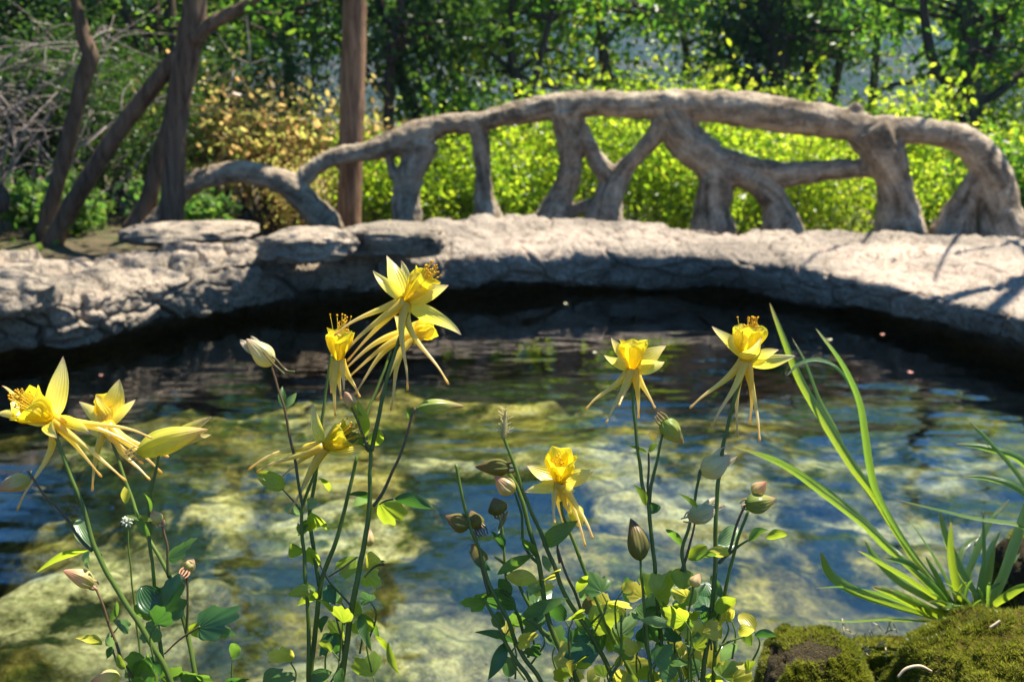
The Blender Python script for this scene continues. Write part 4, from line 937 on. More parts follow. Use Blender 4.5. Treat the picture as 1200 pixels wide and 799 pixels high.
def leaf(parent, a, b, w, kind, d, typ='lance', seed=None, cup=.25, tilt=None, dd=None, curl=.12, name='leaf'):
    """a base px, b tip px, w full width px"""
    sd = int(a[0]*7+a[1]*13+b[0]) if seed is None else seed; rng = np.random.default_rng(sd); m = PXM(1, d)
    w = w*1.18; b = (a[0]+(b[0]-a[0])*1.12, a[1]+(b[1]-a[1])*1.12); A_ = F(a[0], a[1], d); B_ = F(b[0], b[1], d+(rng.uniform(-.012, .012) if dd is None else dd)); L = np.linalg.norm(B_-A_); dr = nrm(B_-A_)
    side0 = nrm(np.cross(dr, FWD)); tl = rng.uniform(-.8, .8) if tilt is None else tilt; side = side0*math.cos(tl)+np.cross(dr, side0)*math.sin(tl); nn_ = np.cross(side, dr)
    if nn_[2] < 0: nn_ = -nn_
    ac = Acc()
    if typ in ('lance', 'oval'):
        n = 18; u = np.linspace(0, 1, n); path = bez(A_, A_+dr*L*.33+nn_*L*curl, A_+dr*L*.67+nn_*L*curl, B_, n)
        if typ == 'lance': hw = np.sin(u**.85*math.pi)**.9*(1-.15*u)
        else: hw = np.sin(u**.9*math.pi)**.55
        hw = hw*w*.5*m+.25*m*(1-u); V, Fc, tt, cc = surf_grid(path, hw, side, nn_, cup, 9, twist=rng.uniform(-.35, .35), wave=.08, seed=sd % 9); ac.add(V, Fc, tt, cc)
    else:
        # lobed columbine leaflets: three rounded lobes, each with shallow scallops, fanned from the base
        lobes = [(-.95, .80), (0, 1.0), (.95, .80)] if typ == 'lobed' else [(-.5, .95), (.5, 1.0)]
        nr, na = 10, 41; amax = 1.55 if typ == 'lobed' else 1.15
        th = np.linspace(-amax, amax, na); rr = np.zeros(na)
        for la, ll in lobes:
            q = np.clip(1-np.abs(th-la)/.62, 0, 1); rr = np.maximum(rr, ll*(.42+.58*np.sqrt(np.clip(1-(1-q)**2, 0, 1)))*(q > 0))
        rr = np.maximum(rr, .42)*(1+.055*np.cos(th*14+sd)); rr[0] = rr[-1] = .36
        ws = w/(2*L/m*.8+1e-9)
        u = np.linspace(0.02, 1, nr)[:, None]; X = u*rr[None]*np.cos(th)[None]*L; Y = u*rr[None]*np.sin(th)[None]*L*ws
        Z = -curl*1.6*(X**2+Y**2)/L+.10*L*np.cos(th*3.3)[None]*u**2*.6+rng.uniform(-.12, .12)*Y
        V = (A_+dr*X[..., None]+side*Y[..., None]+nn_*Z[..., None]).reshape(-1, 3); ac.add(V, grid_faces(nr, na), np.repeat(u.ravel(), na), np.tile(th*.45, nr))
    return ac.build(name, LM[kind], parent, A_)
def bud(parent, a, b, w, kind, d, seed=0, spurs=0, spur_l=10, name='bud', open_=0.0, nod=0):
    """closed flower: ridged spindle from base px a to tip px b; spurlets trail back from its base"""
    rng = np.random.default_rng(seed+int(a[0])); m = PXM(1, d); A_ = F(a[0], a[1], d); B_ = F(b[0], b[1], d+rng.uniform(-.008, .008)); L = np.linalg.norm(B_-A_); dr = nrm(B_-A_)
    n, seg = 22, 25; u = np.linspace(0, 1, n); s1 = nrm(np.cross(dr, FWD)); s2 = np.cross(dr, s1); bend = rng.uniform(-.08, .08)
    path = bez(A_, A_+dr*L*.33+s1*L*bend, A_+dr*L*.67+s1*L*bend, B_, n)
    prof = np.sin(np.clip(u, 0, 1)**.72*math.pi)**.9*.5*w*m+.35*m
    th = np.linspace(0, 2*math.pi, seg, endpoint=False); rid = 1+.26*np.abs(np.cos(th*2.5+.3))[None]*(1-.3*u[:, None])+.06*np.sin(th[None]*5+u[:, None]*7)
    V = path[:, None]+(prof[:, None]*rid)[..., None]*(np.cos(th)[None, :, None]*s1+np.sin(th)[None, :, None]*s2)
    ac = Acc(); ac.add(V.reshape(-1, 3), grid_faces(n, seg, True), np.repeat(u, seg), np.tile(th, n))
    for k in range(spurs):
        q = (k-(spurs-1)/2)/max(1, spurs-1)*2; e = A_-dr*spur_l*m*rng.uniform(.8, 1.2)+s1*q*spur_l*.45*m+s2*rng.normal()*2*m; s0 = A_+dr*.12*L+s1*q*w*.25*m
        ac.tube([s0, (s0+e)/2+s1*q*2*m, e], np.array([2.0, 1.1, .8])*m*min(1, w/12), 6, 10, .7, 1)
    for k in range(int(open_)):
        q = rng.uniform(-1, 1); s0 = A_+dr*L*.45+s1*q*w*.25*m; T = B_+s1*q*w*.55*m+dr*rng.uniform(-.1, .2)*L+s2*rng.normal()*3*m; dd_ = nrm(T-s0); sd_ = nrm(np.cross(dd_, FWD))
        V2, F2, t2, c2 = surf_grid(bez(s0, s0*.66+T*.34, s0*.34+T*.66, T, 10), np.sin(np.linspace(0.15, 1, 10)*math.pi)**.8*w*.22*m+.2*m, sd_, np.cross(sd_, dd_), .3, 7, twist=rng.uniform(-.8, .8)); ac.add(V2, F2, .3+.7*t2, c2)
    return ac.build(name, Mb[kind], parent, A_)

BZ = .45
# ---------------------------------------------------------------- plant 1, left edge
d = .53; rt = F(190, 799, d); base = np.array([rt[0]+.01, rt[1]+.03, BZ])
pl = empty('columbine_plant', base); tag(pl, 'leftmost columbine plant with a wide open yellow flower facing the left edge', 'flower', 'columbine plants in the foreground')
flower(pl, (62, 492), d, (-.50, -.52, .62), 40, 20, [(149, 565, .004), (179, 515, -.004), (21, 599, 0), (172, 532, .02), (120, 560, .03)], [(74, 417, .012, 1.25), (-8, 486, -.01, 1.0), (67, 513, -.03, 1.0), (104, 506, -.012, .8), (2, 452, .02, 1.1)], 3, nstam=44, label='large open yellow columbine flower facing left', phi0=.4)
flower(pl, (126, 499), d+.05, (-.25, -.80, -.55), 34, 13, [(198, 537), (190, 556), (176, 564), (108, 577), (168, 545)], [(140, 444, .0, 1.35), (112, 463, 0, 1.1), (159, 468, .01, .7), (104, 508, 0, 1.0), (92, 470, .02, .9)], 4, stamens=False, label='yellow columbine flower turned away, its pale sepals up')
stem(pl, [(60, 497), (78, 545), (99, 600), (112, 645), (140, 695), (184, 765), (205, 812)], 3.0, d, root=base)
stem(pl, [(127, 503), (142, 548), (160, 600), (175, 632), (198, 675), (220, 745), (232, 805)], 2.4, d+.05, d2=d+.02, root=base)
stem(pl, [(187, 528), (180, 565), (175, 600), (179, 668), (186, 745), (195, 805)], 2.2, d+.02, root=base)
stem(pl, [(31, 552), (50, 577), (73, 600), (92, 630), (108, 646)], 1.8, d, 'r')
stem(pl, [(111, 686), (120, 706), (127, 730), (137, 757), (146, 778), (160, 805)], 1.7, d+.01, 'r', root=base)
stem(pl, [(190, 612), (196, 640), (198, 676)], 1.7, d+.02, 'r'); stem(pl, [(218, 665), (219, 700), (219, 745)], 1.5, d+.02, 'r'); stem(pl, [(192, 765), (212, 748), (234, 734)], 1.3, d+.01, 'r')
bud(pl, (160, 531), (244, 503), 25, 'yellow', d+.02, 1, 4, 12, open_=3); bud(pl, (36, 562), (-6, 574), 17, 'pink', d, 2); bud(pl, (110, 686), (74, 668), 16, 'pink', d+.01, 3, 3, 5)
bud(pl, (188, 613), (176, 597), 11, 'pink', d+.02, 4, 3, 4); bud(pl, (218, 668), (227, 655), 12, 'pink', d+.02, 5, 4, 9); bud(pl, (140, 792), (106, 798), 14, 'pink', d, 6)
for a, b, w_, k, ty in [((104, 645), (48, 669), 12, 'b', 'lance'), ((108, 640), (92, 612), 16, 'p', 'oval'), ((105, 645), (104, 664), 15, 'p', 'oval'), ((186, 718), (167, 690), 24, 'd', 'oval'), ((188, 722), (205, 682), 44, 'd', 'lobed'), ((188, 722), (160, 712), 22, 'm', 'oval'),
    ((233, 736), (272, 716), 38, 'd', 'lobed'), ((233, 736), (268, 742), 24, 'm', 'lobed'), ((172, 772), (152, 788), 38, 'm', 'lobed'), ((172, 772), (178, 796), 34, 'm', 'lobed'), ((120, 755), (92, 748), 13, 'y', 'lance'), ((124, 756), (128, 745), 14, 'p', 'oval'),
    ((128, 728), (136, 706), 9, 'm', 'lance'), ((198, 655), (222, 632), 22, 'm', 'lobed'), ((176, 628), (160, 600), 9, 'm', 'lance'), ((212, 798), (246, 792), 26, 'm', 'lobed'), ((262, 800), (286, 794), 24, 'd', 'lobed'), ((176, 600), (169, 580), 7, 'm', 'lance'), ((147, 590), (146, 572), 9, 'y', 'lance'),
    ((186, 735), (166, 748), 26, 'm', 'lobed'), ((228, 730), (232, 745), 14, 'b', 'oval'), ((108, 645), (116, 652), 10, 'p', 'oval'), ((40, 560), (38, 552), 3, 'p', 'lance'), ((134, 762), (126, 770), 12, 'd', 'oval'), ((179, 610), (150, 605), 6, 'b', 'lance')]:
    leaf(pl, a, b, w_, k, d+.01, ty)
# thin white flowered stalk behind it
pl = empty('white_wildflower', np.array([F(163, 790, .6)[0], F(163, 799, .6)[1]+.03, BZ])); tag(pl, 'tiny white flower head on a thread thin pale stalk among the leftmost columbine stems', 'wildflower')
stem(pl, [(150, 620), (152, 650), (155, 680), (159, 720), (164, 765), (166, 805)], 1.2, .60, root=tuple(pl.location))
ac = Acc(); rng = np.random.default_rng(8); C = F(149, 611, .6); m = PXM(1, .6)
for k in range(34):
    dv_ = nrm(rng.normal(size=3)+UP*.5); ac.tube([C, C+dv_*4*m, C+dv_*7.5*m], np.array([.9, 1.3, .5])*m, 5, 5)
t = NT('white_floret'); M_wh = t.surf(leafy(t, (.75, .78, .62), (.7, .75, .5), .4)); ac.build('flower_head', M_wh, pl, C)

# ---------------------------------------------------------------- plant 2, left of centre
d = .56; rt = F(380, 799, d); base = np.array([rt[0], rt[1]+.03, BZ])
pl = empty('columbine_plant', base); tag(pl, 'tallest columbine plant left of centre whose top flower overlaps the far stone slab', 'flower', 'columbine plants in the foreground')
flower(pl, (474, 354), d, (.62, -.68, .12), 40, 15, [(391, 395, 0), (398, 424, .012), (525, 452, -.01), (477, 459, 0), (406, 425, .02)], [(453, 299, .01, 1.15), (437, 317, .0, .75), (526, 334, -.01, 1.15), (541, 393, .0, 1.0), (470, 305, .02, 1.0)], 11, nstam=34, label='highest yellow columbine flower, tilted right with long trailing spurs')
flower(pl, (482, 392), d+.035, (.80, -.30, -.35), 24, 13, [(397, 440), (414, 464), (457, 482), (404, 446), (440, 470)], [(462, 370, 0, 1.0), (498, 396, 0, 1.0), (500, 372, .01, .9)], 12, stamens=False, label='yellow columbine flower tucked behind the highest one')
flower(pl, (397, 424), d+.01, (.10, -.97, .10), 34, 14, [(422, 467), (393, 489), (403, 459), (400, 470), (388, 462)], [], 13, nstam=16, label='narrow upright yellow columbine flower without sepals', stam_L=1.3)
flower(pl, (379, 524), d, (.85, -.50, .2), 34, 14, [(290, 552), (326, 563), (337, 603), (300, 554), (345, 590)], [(366, 472, 0, .65), (431, 526, 0, 1.1), (432, 516, .01, .9), (428, 500, .02, .8)], 14, nstam=30, label='pale yellow columbine flower pointing right with spurs trailing to the left')
stem(pl, [(478, 366), (470, 390), (458, 430), (449, 465), (441, 500), (435, 528)], 2.4, d)
stem(pl, [(458, 412), (444, 450), (430, 485), (423, 515), (432, 528)], 2.0, d+.03, 'g', d2=d)
stem(pl, [(434, 528), (434, 560), (434, 581), (430, 625), (422, 662), (412, 715), (401, 800)], 3.2, d, root=base)
stem(pl, [(418, 535), (410, 572), (402, 605), (392, 640), (375, 686), (370, 740), (364, 800)], 2.8, d+.01, root=base)
stem(pl, [(388, 416), (385, 440), (378, 490), (375, 530), (371, 556), (363, 600), (366, 632), (374, 686)], 2.2, d+.02, 'g', d2=d+.01)
stem(pl, [(378, 527), (368, 556), (355, 592), (354, 625), (357, 662), (362, 735), (362, 800)], 2.3, d+.005, root=base)
stem(pl, [(316, 422), (326, 455), (333, 476), (341, 515), (346, 540), (351, 575), (355, 592)], 1.7, d, 'r')
stem(pl, [(487, 478), (475, 515), (461, 551), (450, 575), (438, 592)], 1.9, d, 'r')
stem(pl, [(411, 473), (420, 495), (428, 518), (434, 529)], 1.5, d, 'r'); stem(pl, [(375, 662), (388, 685), (411, 710)], 1.1, d, 'r'); stem(pl, [(384, 676), (402, 665), (420, 652)], 1.2, d-.005, 'r')
stem(pl, [(330, 573), (342, 585), (352, 597)], 1.1, d, 'r'); stem(pl, [(445, 590), (452, 586), (462, 584)], 1.1, d, 'r'); stem(pl, [(393, 720), (399, 745), (403, 768)], 1.4, d, 'r'); stem(pl, [(427, 676), (438, 664), (450, 660)], 1.4, d, 'r')
bud(pl, (320, 428), (289, 397), 20, 'pale', d, 11, 0, open_=5); bud(pl, (489, 478), (544, 476), 14, 'green', d, 12, 0)
stem(pl, [(312, 412), (324, 422), (334, 434), (344, 437)], 1.3, d-.004, 'r', name='spur'); stem(pl, [(308, 412), (318, 424), (326, 432), (332, 439)], 1.2, d-.006, 'r', name='spur')
bud(pl, (412, 476), (404, 459), 11, 'pink', d, 13); bud(pl, (432, 640), (434, 620), 10, 'pink', d+.02, 14)
for a, b, w_, k, ty in [((333, 572), (305, 556), 17, 'b', 'oval'), ((352, 600), (335, 597), 14, 'p', 'oval'), ((360, 592), (372, 588), 12, 'p', 'oval'), ((364, 600), (378, 616), 26, 'b', 'two'), ((430, 519), (398, 507), 12, 'm', 'lance'), ((432, 520), (446, 508), 15, 'b', 'oval'), ((428, 512), (420, 473), 13, 'b', 'lance'),
    ((333, 478), (331, 455), 9, 'm', 'lance'), ((333, 478), (346, 462), 8, 'p', 'lance'), ((444, 588), (468, 612), 34, 'b', 'two'), ((462, 584), (504, 595), 17, 'd', 'lance'), ((436, 584), (410, 580), 10, 'd', 'lance'), ((432, 586), (416, 592), 11, 'p', 'oval'), ((418, 652), (396, 668), 28, 'b', 'two'), ((428, 672), (444, 684), 24, 'b', 'lobed'), ((430, 665), (440, 652), 18, 'y', 'oval'), ((443, 660), (451, 658), 6, 'o', 'lance'),
    ((370, 690), (340, 697), 14, 'b', 'lance'), ((372, 695), (350, 708), 12, 'b', 'lance'), ((384, 685), (392, 706), 16, 'd', 'lance'), ((392, 720), (372, 704), 8, 'b', 'lance'), ((395, 718), (412, 720), 14, 'd', 'oval'), ((375, 738), (384, 724), 12, 'd', 'oval'), ((388, 742), (376, 764), 26, 'd', 'lobed'), ((388, 742), (396, 760), 20, 'd', 'lobed'), ((422, 718), (434, 758), 12, 'm', 'lance'), ((422, 718), (442, 748), 10, 'm', 'lance'), ((440, 745), (452, 762), 10, 'b', 'lance'), ((455, 752), (467, 786), 10, 'b', 'lance'),
    ((350, 640), (340, 652), 14, 'b', 'oval'), ((356, 625), (350, 612), 20, 'm', 'two'), ((362, 640), (372, 658), 20, 'b', 'two'), ((308, 796), (340, 792), 28, 'm', 'lobed'), ((360, 796), (386, 788), 14, 'm', 'lance'), ((372, 560), (384, 574), 12, 'b', 'oval'), ((366, 612), (352, 622), 16, 'b', 'lobed'), ((376, 702), (396, 694), 16, 'm', 'oval'), ((478, 490), (486, 478), 8, 'm', 'lance'), ((408, 474), (424, 486), 7, 'b', 'lance')]:
    leaf(pl, a, b, w_, k, d+.005, ty)

# ---------------------------------------------------------------- plant 3, centre
d = .60; rt = F(660, 799, d); base = np.array([rt[0], rt[1]+.03, BZ])
pl = empty('columbine_plant', base); tag(pl, 'low columbine plant at bottom centre with one drooping pale flower and several dark buds', 'flower', 'columbine plants in the foreground')
flower(pl, (657, 566), d, (0, -.80, .45), 36, 15, [(650, 615, -.01), (695, 633, -.01), (686, 642, .0), (663, 626, .02), (678, 618, .02)], [(617, 545, 0, 1.1), (615, 576, -.01, .8), (696, 551, 0, 1.05), (674, 576, -.01, .7), (656, 540, .03, 1.0)], 21, nstam=12, stam_L=.9, label='pale yellow columbine flower with paired upright petals above its wilted twin', phi0=.3)
bud(pl, (672, 592), (682, 616), 15, 'yellow', d+.01, 21, 0)
stem(pl, [(657, 588), (661, 606), (672, 634), (681, 660), (694, 690), (712, 735), (730, 770), (745, 805)], 2.4, d, root=base)
stem(pl, [(590, 512), (597, 532), (605, 551), (614, 578), (624, 603), (636, 630), (648, 660), (664, 700), (690, 740), (722, 805)], 2.5, d, root=base)
stem(pl, [(596, 553), (606, 570), (612, 590), (622, 628), (631, 660), (640, 710), (652, 750), (678, 805)], 3.0, d+.005, root=base)
stem(pl, [(603, 577), (607, 592), (611, 606), (613, 636), (622, 652), (630, 660)], 1.7, d+.005)
stem(pl, [(585, 601), (590, 630), (592, 660), (594, 685), (603, 712), (613, 740), (618, 760)], 1.8, d+.01)
stem(pl, [(534, 545), (541, 580), (550, 613), (562, 645), (572, 680), (592, 720), (610, 762), (637, 805)], 2.4, d, root=base)
stem(pl, [(556, 622), (562, 648), (566, 672), (574, 697)], 1.8, d, 'r'); stem(pl, [(580, 652), (598, 668), (616, 700), (634, 735), (645, 745)], 2.1, d+.01); stem(pl, [(567, 700), (585, 735), (602, 770), (625, 805)], 2.4, d, root=base)
stem(pl, [(653, 640), (660, 666), (672, 690), (682, 716)], 1.7, d, 'r'); stem(pl, [(619, 690), (620, 740), (619, 770)], 1.5, d+.02); stem(pl, [(656, 625), (653, 642), (655, 660)], 1.2, d, 'r'); stem(pl, [(616, 725), (632, 737), (646, 750)], 1.5, d); stem(pl, [(712, 702), (704, 718), (692, 730)], 1.2, d)
bud(pl, (598, 548), (557, 547), 16, 'olive', d, 22, 3, 7); bud(pl, (603, 577), (580, 557), 17, 'pink', d, 23); bud(pl, (585, 603), (579, 583), 19, 'olive', d, 24, 4, 5); bud(pl, (551, 616), (522, 604), 18, 'olive', d, 25, 0); bud(pl, (562, 618), (552, 598), 16, 'olive', d+.006, 26, 5, 11)
# feathery seed head
ac = Acc(); rng = np.random.default_rng(31); m = PXM(1, d); b0, b1 = F(590, 514, d), F(593, 480, d)
ac.tube([b0, b0*.6+b1*.4, b1], np.array([2.8, 3.6, 1.0])*m, 8, 10, 0, .4)
for k in range(46):
    f = rng.random(); p = b0+(b1-b0)*f; dv_ = nrm(RT*rng.normal()*.8+UP*(.6+.4*rng.random())+FWD*rng.normal()*.5); l_ = rng.uniform(6, 12)*m
    ac.tube([p, p+dv_*l_*.5, p+dv_*l_+RT*rng.normal()*2*m], np.array([.5, .4, .3])*m, 4, 6, .3, 1)
ac.build('seed_head', Mb['pale'], pl, b0)
for a, b, w_, k, ty in [((572, 655), (554, 640), 20, 'o', 'oval'), ((575, 668), (552, 646), 10, 'd', 'lance'), ((583, 673), (622, 652), 13, 'm', 'lance'), ((590, 645), (576, 624), 8, 'd', 'lance'), ((592, 640), (586, 622), 8, 'd', 'lance'), ((612, 722), (660, 703), 15, 'm', 'lance'), ((605, 712), (562, 704), 30, 'd', 'oval'), ((598, 700), (586, 680), 14, 'd', 'lance'), ((570, 705), (542, 703), 24, 'm', 'lobed'),
    ((605, 754), (561, 742), 11, 'd', 'lance'), ((593, 752), (574, 792), 15, 'd', 'lance'), ((588, 735), (584, 718), 18, 'm', 'oval'), ((636, 640), (673, 613), 19, 'm', 'lance'), ((630, 655), (610, 632), 11, 'm', 'lance'), ((636, 650), (644, 668), 9, 'p', 'lance'), ((640, 680), (654, 664), 18, 'y', 'lobed'), ((630, 682), (596, 676), 18, 'y', 'lance'), ((626, 690), (648, 688), 20, 'y', 'lobed'), ((620, 696), (632, 688), 14, 'p', 'oval'), ((676, 694), (690, 676), 12, 'b', 'lance'),
    ((694, 706), (682, 694), 14, 'p', 'oval'), ((708, 706), (734, 712), 22, 'y', 'two'), ((706, 708), (702, 690), 22, 'y', 'lobed'), ((692, 730), (722, 722), 34, 'b', 'lobed'), ((694, 732), (676, 728), 20, 'm', 'lance'), ((724, 746), (748, 722), 34, 'p', 'lobed'), ((700, 735), (704, 762), 26, 'd', 'oval'), ((695, 752), (668, 770), 34, 'd', 'lobed'), ((670, 785), (686, 788), 20, 'y', 'two'), ((672, 786), (664, 778), 16, 'y', 'oval'), ((732, 778), (758, 776), 22, 'y', 'lobed'), ((688, 720), (690, 700), 11, 'o', 'lance'), ((620, 768), (630, 752), 20, 'd', 'lobed'), ((584, 620), (594, 600), 5, 'o', 'lance'), ((710, 748), (736, 752), 28, 'b', 'lobed'), ((668, 752), (690, 742), 22, 'm', 'lobed')]:
    leaf(pl, a, b, w_, k, d+.004, ty)

# ---------------------------------------------------------------- plant 4, right of centre
d = .58; rt = F(790, 799, d); base = np.array([rt[0], rt[1]+.03, BZ])
pl = empty('columbine_plant', base); tag(pl, 'bushy columbine plant right of centre carrying two tall bright yellow flowers over dense leaves', 'flower', 'columbine plants in the foreground')
flower(pl, (741, 434), d, (.03, -.97, .20), 33, 14, [(686, 482, .0), (710, 498, -.012), (725, 477, -.018), (748, 492, .01), (768, 480, .0)], [(716, 395, .0, .85), (708, 416, -.01, .75), (781, 405, .0, 1.15), (779, 424, -.01, .9), (744, 402, .03, 1.0)], 33, stamens=False, label='compact yellow columbine flower with spurs hanging straight down', phi0=-.3)
flower(pl, (873, 424), d, (.12, -.97, .10), 38, 16, [(808, 480, .0), (833, 503, -.01), (864, 514, .0), (878, 499, .01), (890, 520, -.01)], [(834, 382, 0, .95), (933, 417, 0, .9), (892, 395, -.022, 1.2), (913, 410, -.01, .8)], 34, nstam=36, stam_L=1.12, label='rightmost yellow columbine flower with a dome of stamens on top')
stem(pl, [(741, 450), (742, 480), (746, 515), (752, 560), (760, 597), (766, 650), (769, 690), (774, 740), (778, 805)], 2.5, d, root=base)
stem(pl, [(874, 428), (867, 448), (858, 476), (849, 515), (843, 558), (838, 613), (838, 672), (832, 730), (822, 805)], 2.6, d, root=base)
stem(pl, [(778, 503), (771, 535), (765, 560), (760, 590)], 2.0, d); stem(pl, [(760, 530), (760, 560), (759, 590)], 1.5, d, 'r')
stem(pl, [(818, 566), (820, 552), (823, 550)], 1.3, d, 'r', name='spur'); stem(pl, [(822, 552), (814, 585), (806, 620), (799, 648), (802, 668), (803, 700)], 2.2, d)
stem(pl, [(815, 608), (808, 640), (798, 668)], 1.6, d, 'r'); stem(pl, [(880, 579), (864, 613), (855, 644), (842, 660)], 1.8, d, 'r'); stem(pl, [(878, 596), (864, 635), (853, 678), (842, 730), (835, 805)], 2.3, d+.01, root=base)
stem(pl, [(751, 656), (755, 710), (760, 760), (765, 805)], 2.0, d-.01, root=base); stem(pl, [(812, 686), (806, 740), (810, 805)], 1.6, d-.01, root=base); stem(pl, [(782, 748), (792, 775), (800, 805)], 1.7, d, root=base); stem(pl, [(877, 633), (865, 641), (846, 655)], 1.6, d); stem(pl, [(870, 746), (858, 750), (844, 756)], 1.3, d); stem(pl, [(728, 720), (726, 770), (712, 805)], 1.7, d, root=base)
bud(pl, (822, 556), (856, 533), 23, 'pale', d, 31, 0, open_=5); bud(pl, (806, 606), (843, 592), 19, 'pale', d-.004, 32, 3, 6, open_=4); bud(pl, (882, 578), (898, 564), 13, 'pink', d, 33); bud(pl, (873, 591), (909, 584), 20, 'green', d-.005, 34, 3, 5, open_=2); bud(pl, (751, 657), (739, 607), 21, 'olive', d-.01, 35); bud(pl, (776, 492), (801, 520), 19, 'green', d, 36, 4, 9); bud(pl, (811, 687), (820, 672), 11, 'pink', d-.01, 37)
for a, b, w_, k, ty in [((757, 592), (744, 570), 10, 'b', 'lance'), ((760, 596), (773, 594), 11, 'd', 'oval'), ((817, 594), (798, 580), 6, 'b', 'lance'), ((800, 640), (782, 622), 9, 'm', 'lance'), ((806, 654), (826, 641), 15, 'b', 'oval'), ((842, 638), (862, 620), 20, 'p', 'oval'), ((855, 650), (830, 646), 13, 'y', 'lance'), ((840, 650), (818, 655), 10, 'm', 'oval'), ((877, 633), (898, 622), 15, 'm', 'lance'), ((898, 630), (920, 627), 12, 'b', 'oval'), ((758, 530), (736, 522), 4, 'b', 'lance'), ((760, 530), (770, 518), 6, 'b', 'lance'), ((765, 517), (763, 508), 8, 'o', 'oval'), ((842, 648), (856, 644), 9, 'm', 'lance'),
    ((766, 690), (750, 676), 30, 'b', 'lobed'), ((768, 700), (790, 676), 40, 'b', 'lobed'), ((800, 690), (796, 668), 24, 'b', 'oval'), ((758, 718), (768, 694), 17, 'p', 'oval'), ((787, 734), (754, 727), 12, 'p', 'lance'), ((752, 735), (776, 744), 34, 'd', 'lobed'), ((760, 725), (748, 712), 22, 'm', 'oval'), ((824, 740), (842, 736), 24, 'y', 'two'), ((846, 742), (824, 734), 20, 'y', 'oval'), ((826, 744), (810, 738), 16, 'y', 'lance'), ((866, 745), (882, 738), 17, 'y', 'oval'), ((884, 744), (908, 745), 12, 'd', 'lance'), ((868, 746), (880, 752), 12, 'b', 'oval'),
    ((812, 780), (818, 755), 30, 'y', 'lobed'), ((830, 782), (836, 758), 34, 'y', 'lobed'), ((848, 795), (858, 776), 30, 'b', 'lobed'), ((858, 790), (880, 782), 26, 'y', 'two'), ((858, 795), (882, 796), 22, 'y', 'lobed'), ((845, 775), (862, 756), 15, 'p', 'lance'), ((800, 790), (808, 765), 24, 'b', 'lobed'), ((820, 720), (832, 700), 12, 'm', 'lance'), ((815, 705), (826, 686), 14, 'p', 'lance'), ((800, 708), (812, 690), 16, 'b', 'oval'), ((790, 716), (806, 706), 18, 'p', 'lobed'), ((782, 745), (800, 738), 22, 'y', 'lobed'), ((770, 765), (790, 760), 24, 'm', 'lobed'), ((788, 795), (778, 772), 26, 'm', 'lobed'), ((840, 730), (828, 716), 20, 'd', 'oval'), ((822, 755), (806, 748), 18, 'm', 'oval'), ((768, 786), (748, 790), 26, 'b', 'lobed'), ((786, 722), (776, 704), 18, 'm', 'lobed'), ((744, 765), (722, 760), 20, 'm', 'lobed'), ((846, 700), (834, 676), 10, 'm', 'lance'), ((806, 700), (786, 690), 18, 'y', 'lobed'), ((826, 792), (846, 800), 24, 'b', 'lobed'), ((792, 752), (782, 730), 20, 'd', 'lobed'), ((808, 728), (820, 716), 16, 'b', 'lobed')]:
    leaf(pl, a, b, w_, k, d+(((a[0]*7+b[1]*3) % 11)-5)*.003, ty)

def fill_leaves(plant, n, box, d, seed, kinds):
    rng = np.random.default_rng(seed)
    for k in range(n):
        x = rng.uniform(box[0], box[2]); y = box[3]-(box[3]-box[1])*rng.random()**1.4; dd_ = d+rng.uniform(-.02, .03); a = rng.uniform(-2.6, -.5); L = rng.uniform(14, 27); hx, hy = x+math.cos(a)*L, y+math.sin(a)*L
        stem(plant, [(x, y), (x-math.cos(a)*10, y+16), (x+rng.normal()*6, y+44)], 1.1, dd_, name='petiole'); ty = ['lobed', 'lobed', 'two', 'oval'][rng.integers(4)]
        leaf(plant, (x, y), (hx, hy), L*rng.uniform(1.0, 1.5) if ty != 'oval' else L*.7, kinds[rng.integers(len(kinds))], dd_, ty, seed=seed*50+k)
fill_leaves(pl, 34, (745, 700, 885, 806), .58, 5, 'bbymbdy')
PLS = [o for o in bpy.data.objects if o.name.startswith('columbine_plant')]; PLS.sort(key=lambda o: o.name)
fill_leaves(PLS[2], 20, (590, 690, 735, 806), .60, 6, 'bmdmyb'); fill_leaves(PLS[1], 12, (335, 690, 440, 806), .56, 7, 'bbmy'); fill_leaves(PLS[0], 10, (130, 730, 290, 812), .53, 8, 'mdmb')

# ---------------------------------------------------------------- moss covered boulders, grass
t = NT('moss_rock'); P = t.geo_pos()
n1 = t.noise(22, 5, .65, P); n2 = t.noise(120, 4, .7, P)
c = t.mix(t.ramp(n1, [(.32, (.06, .04, .02)), (.46, (.07, .06, .012)), (.62, (.11, .115, .012)), (.75, (.16, .13, .03))]), t.ramp(n2, [(.3, (.55, .55, .55)), (.7, (1.3, 1.3, 1.3))]), 1.0, 'MULTIPLY')
M_mossrock = t.surf(principled(t, c, 1, t.bump(t.math('ADD', n1, n2), .006), 0))
M_mossfuzz = mat_leaf('moss_fibre', [(.10, .07, .015), (.08, .09, .01), (.13, .15, .012), (.20, .20, .03)], [(.25, .18, .03), (.20, .24, .02), (.35, .38, .03), (.5, .5, .08)], .45, .02)
M_brownrock = mat_stone('dark_brown_rock', (.11, .085, .035), (.07, .055, .02), 9, (.03, .02, .012))  # same stone in darker brown tones
